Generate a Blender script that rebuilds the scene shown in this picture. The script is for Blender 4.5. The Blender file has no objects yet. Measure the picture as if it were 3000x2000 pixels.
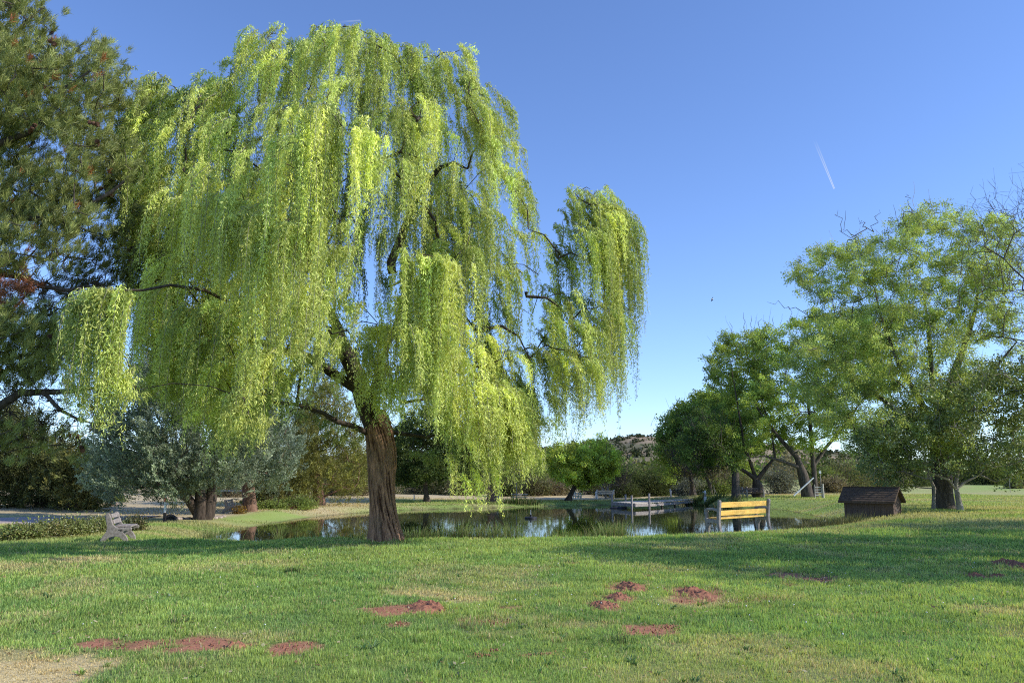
import bpy, bmesh, math, random
import numpy as np
from mathutils import Vector, Matrix

SC = bpy.context.scene
COL = SC.collection
R = math.radians
rng = np.random.default_rng(11)
random.seed(5)

# ------------------------------------------------------------------ camera
F = 2421.0                      # focal length in pixels of a 3000 px wide frame
PITCH = math.atan(395.0 / F)
HC = 1.5
cp, sp = math.cos(PITCH), math.sin(PITCH)
CAM0 = np.array([0.0, 0.0, HC])

def ray(px, py):
    u = (px - 1500.0) / F
    v = (1000.0 - py) / F
    return np.array([u, cp - v * sp, sp + v * cp])

def W(px, py, D):
    """world point seen at (px,py) at ground distance D"""
    r = ray(px, py)
    return CAM0 + r * (D / r[1])

def G(px, py, z=0.0):
    r = ray(px, py)
    return CAM0 + r * ((z - HC) / r[2])

cam = bpy.data.cameras.new('camera')
camo = bpy.data.objects.new('camera', cam)
COL.objects.link(camo)
cam.sensor_width = 22.3
cam.lens = 22.3 * F / 3000.0
cam.clip_end = 6000
camo.location = (0, 0, HC)
camo.rotation_euler = (R(90) + PITCH, 0, 0)
SC.camera = camo

# ------------------------------------------------------------------ light
SUN_EL, SUN_A = R(32), R(-9)    # from the right
sd = np.array([math.cos(SUN_EL) * math.cos(SUN_A), math.cos(SUN_EL) * math.sin(SUN_A), math.sin(SUN_EL)])
sun = bpy.data.lights.new('sun', 'SUN')
sun.energy = 5.0
sun.angle = R(0.5)
sun.color = (1.0, 0.94, 0.84)
suno = bpy.data.objects.new('sun', sun)
COL.objects.link(suno)
suno.rotation_euler = Vector(sd).to_track_quat('Z', 'Y').to_euler()

w = bpy.data.worlds.new('World')
SC.world = w
w.use_nodes = True
nt = w.node_tree
bg = nt.nodes['Background']
sky = nt.nodes.new('ShaderNodeTexSky')
sky.sky_type = 'NISHITA'
sky.sun_disc = False
sky.sun_elevation = SUN_EL
sky.sun_rotation = math.atan2(sd[0], sd[1])
sky.altitude = 1200
sky.air_density = 1.0
sky.dust_density = 0.1
sky.ozone_density = 2.2
tn = nt.nodes.new('ShaderNodeMixRGB'); tn.blend_type = 'MULTIPLY'; tn.inputs[0].default_value = 1
tn.inputs[2].default_value = (1.14, 1.28, 1.64, 1)
nt.links.new(sky.outputs[0], tn.inputs[1]); nt.links.new(tn.outputs[0], bg.inputs[0])
bg.inputs[1].default_value = 0.15

SC.view_settings.view_transform = 'Standard'
SC.view_settings.look = 'None'
SC.view_settings.exposure = 0
SC.render.engine = 'CYCLES'
SC.cycles.max_bounces = 8
SC.cycles.diffuse_bounces = 3
SC.cycles.glossy_bounces = 3
SC.cycles.transmission_bounces = 4
SC.cycles.transparent_max_bounces = 4
SC.cycles.use_denoising = False
SC.cycles.pixel_filter_type = 'BLACKMAN_HARRIS'
SC.cycles.filter_width = 1.1
SC.cycles.caustics_reflective = False
SC.cycles.caustics_refractive = False
SC.cycles.use_fast_gi = False

# ------------------------------------------------------------------ noise
def _hash(ix, iy, s):
    n = (ix.astype(np.int64) * 374761393 + iy.astype(np.int64) * 668265263 + s * 974711) & 0x7fffffff
    n = ((n ^ (n >> 13)) * 1274126177) & 0x7fffffff
    return ((n ^ (n >> 16)) & 0xffff) / 65535.0

def vnoise(x, y, s=0):
    x = np.asarray(x, float); y = np.asarray(y, float)
    ix = np.floor(x); iy = np.floor(y)
    fx = x - ix; fy = y - iy
    fx = fx * fx * (3 - 2 * fx); fy = fy * fy * (3 - 2 * fy)
    a = _hash(ix, iy, s); b = _hash(ix + 1, iy, s)
    c = _hash(ix, iy + 1, s); d = _hash(ix + 1, iy + 1, s)
    return (a * (1 - fx) + b * fx) * (1 - fy) + (c * (1 - fx) + d * fx) * fy

def fbm(x, y, o=4, s=0):
    t = 0; a = 0.5; n = 0
    for k in range(o):
        t = t + a * vnoise(x * 2 ** k + 17.3 * k, y * 2 ** k - 9.1 * k, s + k); n += a; a *= 0.5
    return t / n

def sstep(a, b, x):
    t = np.clip((x - a) / (b - a), 0, 1)
    return t * t * (3 - 2 * t)

# ------------------------------------------------------------------ object helpers
def tag(o, label=None, cat=None, group=None, kind=None):
    if label: o['label'] = label
    if cat: o['category'] = cat
    if group: o['group'] = group
    if kind: o['kind'] = kind
    return o

def thing(name, label, cat, loc=(0, 0, 0), rz=0.0, group=None):
    o = bpy.data.objects.new(name, None)
    COL.objects.link(o)
    o.empty_display_size = 0.3
    o.location = tuple(float(v) for v in loc)
    o.rotation_euler = (0, 0, rz)
    return tag(o, label, cat, group)

def mk(name, V, faces, mat, parent=None, col=None, smooth=False, org=None):
    """V (N,3); faces: list of index arrays, each (M,k)"""
    V = np.asarray(V, dtype=np.float32)
    if org is not None:
        V = V - np.asarray(org, dtype=np.float32)
    me = bpy.data.meshes.new(name)
    if not isinstance(faces, (list, tuple)):
        faces = [faces]
    faces = [np.asarray(f, dtype=np.int32) for f in faces if len(f)]
    nl = sum(f.size for f in faces); nf = sum(len(f) for f in faces)
    me.vertices.add(len(V)); me.loops.add(nl); me.polygons.add(nf)
    me.vertices.foreach_set('co', V.ravel())
    me.loops.foreach_set('vertex_index', np.concatenate([f.ravel() for f in faces]))
    st = []; s = 0
    for f in faces:
        k = f.shape[1]
        st.append(s + np.arange(len(f)) * k); s += f.size
    me.polygons.foreach_set('loop_start', np.concatenate(st).astype(np.int32))
    if smooth:
        me.polygons.foreach_set('use_smooth', np.ones(nf, dtype=bool))
    me.update(calc_edges=True)
    if col is not None:
        a = me.color_attributes.new('Col', 'FLOAT_COLOR', 'POINT')
        c4 = np.ones((len(V), 4), dtype=np.float32); c4[:, :3] = col
        a.data.foreach_set('color', c4.ravel())
    me.materials.append(mat)
    o = bpy.data.objects.new(name, me)
    COL.objects.link(o)
    if parent is not None:
        o.parent = parent
    return o

def obj_bm(name, bm, mat, parent=None, smooth=False, bevel=0.0):
    bmesh.ops.recalc_face_normals(bm, faces=bm.faces)
    me = bpy.data.meshes.new(name)
    bm.to_mesh(me); bm.free()
    if smooth:
        for p in me.polygons: p.use_smooth = True
    me.materials.append(mat)
    o = bpy.data.objects.new(name, me)
    COL.objects.link(o)
    if parent is not None: o.parent = parent
    if bevel:
        m = o.modifiers.new('bevel', 'BEVEL'); m.width = bevel; m.segments = 2; m.limit_method = 'ANGLE'
    return o

def add_box(bm, c, s, rot=None):
    m = Matrix.Translation(c)
    if rot is not None: m = m @ rot
    m = m @ Matrix.Diagonal((s[0], s[1], s[2], 1))
    bmesh.ops.create_cube(bm, size=1, matrix=m)

def add_prism(bm, poly, x0, x1):
    """poly in (y,z), extruded along x"""
    a = [bm.verts.new((x0, p[0], p[1])) for p in poly]
    b = [bm.verts.new((x1, p[0], p[1])) for p in poly]
    bm.faces.new(a); bm.faces.new(b[::-1])
    n = len(poly)
    for i in range(n):
        bm.faces.new((a[i], b[i], b[(i + 1) % n], a[(i + 1) % n]))

def add_cyl(bm, p0, p1, r0, r1=None, seg=12):
    if r1 is None: r1 = r0
    p0 = Vector(p0); p1 = Vector(p1); d = p1 - p0
    q = d.to_track_quat('Z', 'Y').to_matrix().to_4x4()
    m = Matrix.Translation((p0 + p1) / 2) @ q
    bmesh.ops.create_cone(bm, cap_ends=True, segments=seg, radius1=r0, radius2=r1, depth=d.length, matrix=m)

def copy_tree(o, parent=None):
    c = o.copy(); COL.objects.link(c)
    if parent is not None: c.parent = parent
    for ch in list(o.children):
        copy_tree(ch, c)
    return c

# ------------------------------------------------------------------ materials
def newmat(name):
    m = bpy.data.materials.new(name); m.use_nodes = True
    n = m.node_tree.nodes; n.clear()
    out = n.new('ShaderNodeOutputMaterial')
    return m, m.node_tree, n, m.node_tree.links, out

def leaf_mat(name, trans=0.35, gloss=0.06, rough=0.45, tint=(1, 1, 1)):
    m, t, n, l, out = newmat(name)
    at = n.new('ShaderNodeAttribute'); at.attribute_name = 'Col'
    df = n.new('ShaderNodeBsdfDiffuse'); tr = n.new('ShaderNodeBsdfTranslucent')
    gl = n.new('ShaderNodeBsdfGlossy'); gl.inputs['Roughness'].default_value = rough
    gl.inputs['Color'].default_value = (.8, .85, .8, 1)
    hs = n.new('ShaderNodeMixRGB'); hs.blend_type = 'MULTIPLY'; hs.inputs[0].default_value = 1
    hs.inputs[2].default_value = (1.25, 1.2, 0.7, 1)
    m1 = n.new('ShaderNodeMixShader'); m2 = n.new('ShaderNodeMixShader')
    m1.inputs[0].default_value = trans; m2.inputs[0].default_value = gloss
    l.new(at.outputs['Color'], df.inputs['Color']); l.new(at.outputs['Color'], hs.inputs[1])
    l.new(hs.outputs[0], tr.inputs['Color'])
    l.new(df.outputs[0], m1.inputs[1]); l.new(tr.outputs[0], m1.inputs[2])
    l.new(m1.outputs[0], m2.inputs[1]); l.new(gl.outputs[0], m2.inputs[2])
    l.new(m2.outputs[0], out.inputs['Surface'])
    return m

def noisy(name, c1, c2, scale=8.0, rough=0.85, stretch=(1, 1, 1), bump=0.3, detail=6, dist=0.02, c3=None, spec=0.3):
    m, t, n, l, out = newmat(name)
    tc = n.new('ShaderNodeTexCoord'); mp = n.new('ShaderNodeMapping')
    mp.inputs['Scale'].default_value = stretch
    nz = n.new('ShaderNodeTexNoise'); nz.inputs['Scale'].default_value = scale
    nz.inputs['Detail'].default_value = detail; nz.inputs['Roughness'].default_value = 0.65
    cr = n.new('ShaderNodeValToRGB')
    cr.color_ramp.elements[0].position = 0.32; cr.color_ramp.elements[0].color = (*c1, 1)
    cr.color_ramp.elements[1].position = 0.68; cr.color_ramp.elements[1].color = (*c2, 1)
    if c3:
        e = cr.color_ramp.elements.new(0.52); e.color = (*c3, 1)
    bs = n.new('ShaderNodeBsdfPrincipled'); bs.inputs['Roughness'].default_value = rough
    bs.inputs['Specular IOR Level'].default_value = spec
    bp = n.new('ShaderNodeBump'); bp.inputs['Strength'].default_value = bump; bp.inputs['Distance'].default_value = dist
    l.new(tc.outputs['Object'], mp.inputs[0]); l.new(mp.outputs[0], nz.inputs['Vector'])
    l.new(nz.outputs[0], cr.inputs[0]); l.new(cr.outputs[0], bs.inputs['Base Color'])
    l.new(nz.outputs[0], bp.inputs['Height']); l.new(bp.outputs[0], bs.inputs['Normal'])
    l.new(bs.outputs[0], out.inputs['Surface'])
    return m

def attr_mat(name, rough=0.9, noise_amt=0.35, scale=30, bump=0.3, stretch=(1, 1, 1), dist=0.02):
    m, t, n, l, out = newmat(name)
    tc = n.new('ShaderNodeTexCoord'); mp = n.new('ShaderNodeMapping'); mp.inputs['Scale'].default_value = stretch
    at = n.new('ShaderNodeAttribute'); at.attribute_name = 'Col'
    nz = n.new('ShaderNodeTexNoise'); nz.inputs['Scale'].default_value = scale; nz.inputs['Detail'].default_value = 8
    nz.inputs['Roughness'].default_value = 0.7
    mr = n.new('ShaderNodeMapRange')
    mr.inputs['From Min'].default_value = 0.25; mr.inputs['From Max'].default_value = 0.75
    mr.inputs['To Min'].default_value = 1 - noise_amt; mr.inputs['To Max'].default_value = 1 + noise_amt
    mx = n.new('ShaderNodeVectorMath'); mx.operation = 'SCALE'
    bs = n.new('ShaderNodeBsdfPrincipled'); bs.inputs['Roughness'].default_value = rough
    bs.inputs['Specular IOR Level'].default_value = 0.15
    bp = n.new('ShaderNodeBump'); bp.inputs['Strength'].default_value = bump; bp.inputs['Distance'].default_value = dist
    l.new(tc.outputs['Object'], mp.inputs[0]); l.new(mp.outputs[0], nz.inputs['Vector'])
    l.new(nz.outputs[0], mr.inputs[0]); l.new(at.outputs['Color'], mx.inputs[0]); l.new(mr.outputs[0], mx.inputs['Scale'])
    l.new(mx.outputs[0], bs.inputs['Base Color'])
    l.new(nz.outputs[0], bp.inputs['Height']); l.new(bp.outputs[0], bs.inputs['Normal'])
    l.new(bs.outputs[0], out.inputs['Surface'])
    return m

M = {}
M['willow_leaf'] = leaf_mat('willow_leaf', 0.28, 0.02, .5)
M['leaf'] = leaf_mat('green_leaf', 0.38, 0.015, .6)
M['shiny_leaf'] = leaf_mat('shiny_leaf', 0.25, 0.045, 0.4)
M['needle'] = leaf_mat('needle', 0.25, 0.03, 0.5)
M['juniper_leaf'] = leaf_mat('juniper_leaf', 0.2, 0.01, 0.6)
M['grass'] = leaf_mat('grass_blade', 0.4, 0.02, 0.5)
M['willow_bark'] = attr_mat('willow_bark', 0.92, 0.5, 14, 0.6, (1, 1, 0.22), 0.03)
M['bark_dark'] = noisy('bark_dark', (.03, .022, .017), (.12, .09, .068), 9, .95, (1, 1, .25), .7)
M['bark_grey'] = noisy('bark_grey', (.035, .028, .022), (.16, .13, .105), 9, .95, (1, 1, .25), .7)
M['bark_pale'] = noisy('bark_pale', (.16, .14, .12), (.42, .38, .33), 6, .8, (1, 1, .4), .3)
M['bark_red'] = noisy('bark_red', (.1, .055, .036), (.3, .18, .125), 9, .95, (1, 1, .2), .7)
M['concrete'] = noisy('weathered_concrete', (.17, .145, .13), (.38, .34, .315), 14, .85, bump=.15, dist=.005)
M['concrete_dark'] = noisy('cast_concrete', (.17, .15, .14), (.33, .31, .30), 12, .85, bump=.15, dist=.005)
M['yellow_wood'] = noisy('yellow_painted_wood', (.84, .47, .09), (.98, .66, .19), 5, .55, (.6, 8, 8), .1, dist=.003)
M['white_wood'] = noisy('white_painted_wood', (.55, .50, .42), (.80, .76, .68), 5, .6, (.6, 8, 8), .1, dist=.003)
M['grey_wood'] = noisy('weathered_grey_wood', (.20, .17, .15), (.45, .40, .36), 7, .85, (1, 1, 1), .3, dist=.006)
M['dark_wood'] = noisy('dark_wood', (.04, .03, .025), (.11, .085, .07), 7, .8, (1, 1, 1), .3, dist=.006)
M['pale_wood'] = noisy('pale_wood', (.42, .36, .28), (.66, .6, .5), 7, .8, (1, 1, 1), .2, dist=.006)
M['siding'] = noisy('dark_siding', (.085, .058, .044), (.14, .098, .075), 5, .85, (6, 6, .6), .2, dist=.004)
M['shingle'] = noisy('dark_shingle', (.06, .04, .026), (.14, .098, .066), 9, .9, (1, 1, 1), .5, dist=.01)
M['white_paint'] = noisy('white_paint', (.68, .68, .66), (.82, .82, .8), 8, .5, bump=.05)
M['red_paint'] = noisy('red_paint', (.45, .05, .03), (.6, .09, .05), 8, .5, bump=.05)
M['black_rubber'] = noisy('black_rubber', (.012, .012, .014), (.04, .04, .045), 8, .5, bump=.1)
M['steel'] = noisy('galvanised_steel', (.28, .29, .3), (.5, .5, .52), 12, .45, bump=.05)
M['rock'] = noisy('pale_rock', (.2, .15, .12), (.5, .42, .36), 4, .9, bump=.6, dist=.03)

# ------------------------------------------------------------------ ground shape
ZW = -1.0
shore_px = [(640, 1562), (715, 1549), (783, 1536), (889, 1518), (988, 1507), (1083, 1500), (1192, 1493), (1328, 1490),
            (1450, 1487), (1637, 1482), (1790, 1479), (1900, 1476), (2001, 1473), (2040, 1477), (2096, 1485), (2200, 1488), (2280, 1491), (2330, 1500)]
shore = [tuple(G(x, y, ZW)[:2]) for x, y in shore_px]
shore += [(18.5, 48), (14, 41), (10, 36), (6.5, 32), (3, 29), (0, 28), (-4, 28), (-8, 29.2), (-11, 31.5)]
shore = np.array(shore)

def smooth_closed(P, it=2):
    for _ in range(it):
        Q = np.roll(P, -1, axis=0)
        P = np.stack([P * .75 + Q * .25, P * .25 + Q * .75], axis=1).reshape(-1, 2)
    return P
shore = smooth_closed(shore, 2)

def poly_sd(x, y, P):
    """signed distance: negative inside"""
    sh = x.shape; x = x.ravel(); y = y.ravel()
    d = np.full(x.shape, 1e9); inside = np.zeros(x.shape, bool)
    n = len(P)
    for i in range(n):
        ax, ay = P[i]; bx, by = P[(i + 1) % n]
        ex, ey = bx - ax, by - ay
        t = np.clip(((x - ax) * ex + (y - ay) * ey) / (ex * ex + ey * ey + 1e-12), 0, 1)
        dd = np.hypot(x - ax - t * ex, y - ay - t * ey)
        d = np.minimum(d, dd)
        c = ((ay > y) != (by > y)) & (x < (bx - ax) * (y - ay) / (by - ay + 1e-12) + ax)
        inside ^= c
    return np.where(inside, -d, d).reshape(sh)

CTRL = np.array([
    (0, 5, 0), (-8, 8, 0), (8, 8, 0), (0, 14, 0), (-8, 14, -.02), (8, 14, .0), (0, 20, 0), (-4, 20, 0), (8, 20, 0), (16, 20, .02),
    (8, 26, 0), (13, 29, .0), (20, 36, 0), (22, 40, 0), (32, 40, .02), (30, 55, -.1), (27, 70, -.3), (20, 76, -.3),
    (-8, 21, -.2), (-12, 25, -.5), (-12, 18, -.12), (-18, 27, -.55), (-16, 36, -.7), (-18, 47, -.72), (-24, 40, -.7), (-17, 55, -.6), (-30, 60, -.5),
    (-10, 72, -.75), (0, 78, -.78), (8, 86, -.8), (16, 90, -.75), (-15, 90, -.5), (0, 100, -.6), (30, 90, -.2), (50, 60, 0),
    (60, 120, .3), (20, 130, -.2), (-60, 80, -.3), (-40, 30, -.4), (40, 25, 0), (0, 160, 0), (-80, 160, 0), (90, 200, .6), (140, 90, .5), (-120, 60, 0)], float)

def base_h(x, y):
    sh = x.shape; x = x.ravel(); y = y.ravel()
    num = np.zeros(x.shape); den = np.zeros(x.shape)
    for cx, cy, cz in CTRL:
        d2 = (x - cx) ** 2 + (y - cy) ** 2 + 2.0
        wt = 1.0 / (d2 ** 2.0)
        num += wt * cz; den += wt
    return (num / den).reshape(sh)

def height(x, y):
    x = np.asarray(x, float); y = np.asarray(y, float)
    b = base_h(x, y)
    sd_ = poly_sd(x, y, shore)
    wd = 1.4 + 6.6 * (1 - sstep(30, 44, y)) * sstep(-14, -6, x) + 1.5 * (1 - sstep(-14, -6, x))
    wd = wd + 3.2 * sstep(9, 15, x) * sstep(36, 46, y) * (1 - sstep(62, 70, y))
    t = sstep(0, 1, sd_ / wd)
    h = ZW + 0.0 + (b - ZW) * t
    h = np.where(sd_ <= 0, ZW - 0.05 - 0.6 * sstep(0, 5, -sd_), h)
    und = (fbm(x * .35, y * .35, 3, 3) - .5) * .10 + (fbm(x * 1.6, y * 1.6, 3, 9) - .5) * .03
    h = h + und * sstep(0, 1.5, sd_)
    return h

def H(x, y):
    return float(height(np.array([x]), np.array([y]))[0])

# masks of the lawn -------------------------------------------------
# (px, py, half width px, half height px, strength)
SOIL = [(1150, 1788, 90, 13, 1), (1235, 1782, 75, 14, 1), (1172, 1828, 26, 9, .8), (1365, 1812, 45, 6, .7), (1440, 1817, 60, 8, .6), (1490, 1775, 40, 5, .6),
        (330, 1890, 70, 12, 1), (400, 1893, 70, 12, .9), (580, 1890, 85, 18, 1), (690, 1897, 60, 9, .7), (820, 1902, 45, 14, 1), (890, 1900, 50, 14, .9), (1440, 1903, 20, 4, .7), (1600, 1912, 40, 6, .5), (1555, 1917, 25, 6, .5),
        (1845, 1720, 50, 13, .9), (1812, 1752, 45, 10, .9), (1770, 1774, 52, 11, .9), (2025, 1737, 60, 16, 1), (2090, 1732, 30, 10, .8), (2010, 1757, 50, 7, .9), (1975, 1730, 30, 6, .7),
        (1895, 1846, 75, 13, 1), (1960, 1832, 25, 7, .9), (2340, 1688, 78, 13, 1), (2390, 1699, 45, 8, .9), (2310, 1712, 20, 5, .6),
        (2950, 1654, 60, 7, 1), (2990, 1664, 40, 8, 1), (2925, 1690, 22, 5, .9), (2862, 1686, 24, 6, .8), (2668, 1686, 30, 4, .7), (1660, 1654, 35, 4, .7), (1895, 1686, 15, 3, .6), (2990, 1690, 20, 4, .6),
        (2560, 1806, 50, 5, .35), (2200, 1760, 60, 6, .35), (1410, 1920, 30, 5, .3)]
DRY = [(60, 1980, 190, 66, 2.2), (20, 1925, 120, 22, .8), (1235, 1735, 110, 12, .75), (1370, 1752, 90, 10, .7), (250, 1635, 110, 12, .7), (50, 1660, 90, 10, .5), (160, 1560, 90, 6, .4), (2150, 1900, 260, 40, .3), (2450, 1960, 220, 40, .35),
       (2250, 1512, 160, 8, 1), (2450, 1500, 140, 9, 1), (2600, 1512, 120, 5, .8), (2680, 1470, 200, 7, .8), (1860, 1560, 80, 4, .7), (2850, 1480, 300, 12, .5), (600, 1548, 120, 8, .7), (650, 1522, 140, 7, .4), (2900, 1790, 100, 15, .4), (1700, 1830, 120, 10, .35), (1000, 1600, 90, 5, .3), (2020, 1760, 100, 14, .5)]

def world_ell(L):
    o = []
    for px, py, rx, ry, s in L:
        c = G(px, py); a = G(px + rx, py)
        n_ = G(px, min(py + ry, 2300)); f_ = G(px, py - ry)
        o.append((c[0], c[1], abs(a[0] - c[0]), max(.04, abs(f_[1] - n_[1]) / 2), s))
    return o
SOIL_W, DRY_W = world_ell(SOIL), world_ell(DRY)

def masks(x, y):
    nz = fbm(x * 3.1, y * 3.1, 4, 21); nz2 = fbm(x * 11, y * 11, 3, 31)
    soil = np.zeros(x.shape); dry = np.zeros(x.shape)
    for cx, cy, rx, ry, s in SOIL_W:
        m = (np.abs(x - cx) < rx * 2.2) & (np.abs(y - cy) < ry * 2.2)
        if not m.any(): continue
        e = ((x[m] - cx) / rx) ** 2 + ((y[m] - cy) / ry) ** 2
        v = s * (1 - sstep(.55, 1.75, e + (nz[m] - .5) * 3.4 + (nz2[m] - .5) * 2.6))
        soil[m] = np.maximum(soil[m], v)
    for cx, cy, rx, ry, s in DRY_W:
        m = (np.abs(x - cx) < rx * 2.5) & (np.abs(y - cy) < ry * 2.5)
        if not m.any(): continue
        e = ((x[m] - cx) / rx) ** 2 + ((y[m] - cy) / ry) ** 2
        v = s * (1 - sstep(.2, 1.7, e + (nz[m] - .5) * 1.8 + (nz2[m] - .5) * .8))
        dry[m] = np.maximum(dry[m], v)
    # scattered thin places
    sp_ = sstep(.62, .76, fbm(x * 1.7, y * 1.7, 4, 51)) * sstep(7.5, 5.5, y) * .0
    dry = np.maximum(dry, .28 * sstep(.56, .74, fbm(x * .8, y * .8, 4, 61)))
    soil = np.maximum(soil, sp_)
    return soil, dry

def far_dry(x, y):
    """tan open ground beyond the lawn"""
    f = sstep(78, 84, y + 3 * (fbm(x * .2, y * .2, 3, 5) - .5)) * sstep(60, 10, x)
    g = sstep(-15, -17, x - (y - 47) * .1) * sstep(44, 47, y + .25 * (x + 20))
    g2 = sstep(52, 56, y) * sstep(-9, -13, x) * .85
    return np.clip(np.maximum(np.maximum(f, g), g2), 0, 1)

C_GREEN = np.array([.225, .335, .09]); C_GREEN2 = np.array([.31, .40, .11]); C_BLUEG = np.array([.18, .30, .10])
C_STRAW = np.array([.56, .45, .24]); C_SOIL = np.array([.38, .17, .105]); C_TAN = np.array([.50, .40, .25])

def lerp(a, b, t):
    return a + (b - a) * t[..., None]

def ground_colour(x, y):
    soil, dry = masks(x, y)
    n1 = fbm(x * .45, y * .45, 4, 71); n2 = fbm(x * 2.2, y * 2.2, 3, 81)
    c = lerp(np.broadcast_to(C_GREEN, x.shape + (3,)), C_GREEN2, sstep(.35, .65, n1))
    c = lerp(c, C_BLUEG, .6 * sstep(.5, .75, n2))
    c = lerp(c, C_STRAW * 1.1, np.clip(dry * .85, 0, .97))
    return c, soil, dry

# terrain mesh
def axis(segs):
    out = []
    for a, b, s in segs:
        out += list(np.arange(a, b, s))
    return np.array(out + [segs[-1][1]])
xs = axis([(-900, -300, 100), (-300, -80, 20), (-80, -40, 2.5), (-40, -20, .8), (-20, -11, .3), (-11, 11, .09), (11, 24, .3), (24, 45, .8), (45, 90, 3), (90, 300, 20), (300, 900, 100)])
ys = axis([(-60, 0, 10), (0, 4.5, .5), (4.5, 16, .075), (16, 30, .2), (30, 60, .4), (60, 100, 1), (100, 200, 8), (200, 1200, 60)])
X, Y = np.meshgrid(xs, ys)
Z = height(X, Y)
c, soil, dry = ground_colour(X, Y)
fd = far_dry(X, Y)
thatch = c * (.62 + .4 * np.clip(dry - .5, 0, 1))[..., None]
col = lerp(thatch, C_SOIL, np.clip(soil, 0, 1))
far_green = lerp(np.broadcast_to(C_GREEN2 * 1.0, X.shape + (3,)), C_STRAW * .8, .55 * sstep(.35, .7, fbm(X * .25, Y * .6, 4, 91)))
col = lerp(col, far_green, sstep(22, 30, Y))
col = lerp(col, lerp(np.broadcast_to(C_TAN, X.shape + (3,)), C_STRAW * 1.05, fbm(X * .5, Y * .8, 3, 97)), fd)
sdp = poly_sd(X, Y, shore)
col = lerp(col, np.array([.07, .05, .028]), (1 - sstep(0.0, .5, sdp)) * .85)
Z = Z + np.where(soil > .2, (fbm(X * 6, Y * 6, 3, 15) - .5) * .05, 0)
nx, ny = len(xs), len(ys)
idx = np.arange(nx * ny).reshape(ny, nx)
quads = np.stack([idx[:-1, :-1], idx[:-1, 1:], idx[1:, 1:], idx[1:, :-1]], -1).reshape(-1, 4)
M['ground'] = attr_mat('ground', .95, .5, 26, .55, dist=.03)
g = mk('ground', np.stack([X, Y, Z], -1).reshape(-1, 3), quads, M['ground'], col=col.reshape(-1, 3), smooth=True)
tag(g, kind='structure')

# ------------------------------------------------------------------ gravel road on the left
rs = np.linspace(0, .66, 70)
def road_pt(t, v):
    a = np.array([-42, 33.0]); b = np.array([-13.5, 51])
    # centre line bends away behind the juniper
    cx = -46 + 40 * t; cy = 38.5 + 2.5 * t + 17 * t ** 3
    wd = 4.6 - 1.4 * t
    return cx - .12 * v * wd, cy + v * wd + .12 * math.sin(7 * t)
rv = []; vs = np.linspace(-1, 1, 26)
for t in rs:
    for v in vs:
        rv.append(road_pt(t, v))
rv = np.array(rv)
ed = np.abs(np.tile(vs, len(rs)))
rz_ = height(rv[:, 0], rv[:, 1]) + .012 + .05 * (1 - sstep(.75, 1.0, ed + .12 * (fbm(rv[:, 0] * 1.1, rv[:, 1] * 1.1, 3, 3) - .5))) - .05
ri = np.arange(len(rv)).reshape(len(rs), len(vs))
rq = np.stack([ri[:-1, :-1], ri[1:, :-1], ri[1:, 1:], ri[:-1, 1:]], -1).reshape(-1, 4)
gc = np.broadcast_to(np.array([.46, .37, .33]), (len(rv), 3)) * (.85 + .3 * fbm(rv[:, 0], rv[:, 1], 3, 8))[:, None]
M['gravel'] = attr_mat('gravel', .95, .25, 12, .4)
road = mk('gravel_road', np.column_stack([rv, rz_ + .035]), rq, M['gravel'], col=gc, smooth=True)
tag(road, kind='structure')

# ------------------------------------------------------------------ water
m, t, n, l, out = newmat('pond_water')
bs = n.new('ShaderNodeBsdfPrincipled')
bs.inputs['Base Color'].default_value = (.022, .030, .012, 1)
bs.inputs['Roughness'].default_value = .035
bs.inputs['IOR'].default_value = 1.33
bs.inputs['Specular IOR Level'].default_value = .75
tc = n.new('ShaderNodeTexCoord'); mp = n.new('ShaderNodeMapping'); mp.inputs['Scale'].default_value = (1.0, .35, 1)
nz = n.new('ShaderNodeTexNoise'); nz.inputs['Scale'].default_value = 2.2; nz.inputs['Detail'].default_value = 3
bp = n.new('ShaderNodeBump'); bp.inputs['Strength'].default_value = .10; bp.inputs['Distance'].default_value = .02
# rings spreading from the aerator
fp = G(1555, 1518, ZW)
geo = n.new('ShaderNodeNewGeometry')
dist = n.new('ShaderNodeVectorMath'); dist.operation = 'DISTANCE'; dist.inputs[1].default_value = (fp[0], fp[1], ZW)
sn = n.new('ShaderNodeMath'); sn.operation = 'SINE'
ml = n.new('ShaderNodeMath'); ml.operation = 'MULTIPLY'; ml.inputs[1].default_value = 9.0
fo = n.new('ShaderNodeMapRange'); fo.inputs['From Min'].default_value = .3; fo.inputs['From Max'].default_value = 5.5
fo.inputs['To Min'].default_value = .35; fo.inputs['To Max'].default_value = 0
mm = n.new('ShaderNodeMath'); mm.operation = 'MULTIPLY'
ad = n.new('ShaderNodeMath'); ad.operation = 'ADD'
l.new(geo.outputs['Position'], dist.inputs[0]); l.new(dist.outputs['Value'], ml.inputs[0]); l.new(ml.outputs[0], sn.inputs[0])
l.new(dist.outputs['Value'], fo.inputs[0]); l.new(sn.outputs[0], mm.inputs[0]); l.new(fo.outputs[0], mm.inputs[1])
l.new(tc.outputs['Object'], mp.inputs[0]); l.new(mp.outputs[0], nz.inputs['Vector'])
l.new(nz.outputs[0], ad.inputs[0]); l.new(mm.outputs[0], ad.inputs[1])
l.new(ad.outputs[0], bp.inputs['Height']); l.new(bp.outputs[0], bs.inputs['Normal'])
l.new(bs.outputs[0], out.inputs['Surface'])
wx = np.linspace(-20, 26, 60); wy = np.linspace(25, 84, 70)
WX, WY = np.meshgrid(wx, wy)
wi = np.arange(WX.size).reshape(WX.shape)
wq = np.stack([wi[:-1, :-1], wi[:-1, 1:], wi[1:, 1:], wi[1:, :-1]], -1).reshape(-1, 4)
cxw, cyw = WX.ravel()[wq].mean(1), WY.ravel()[wq].mean(1)
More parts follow.
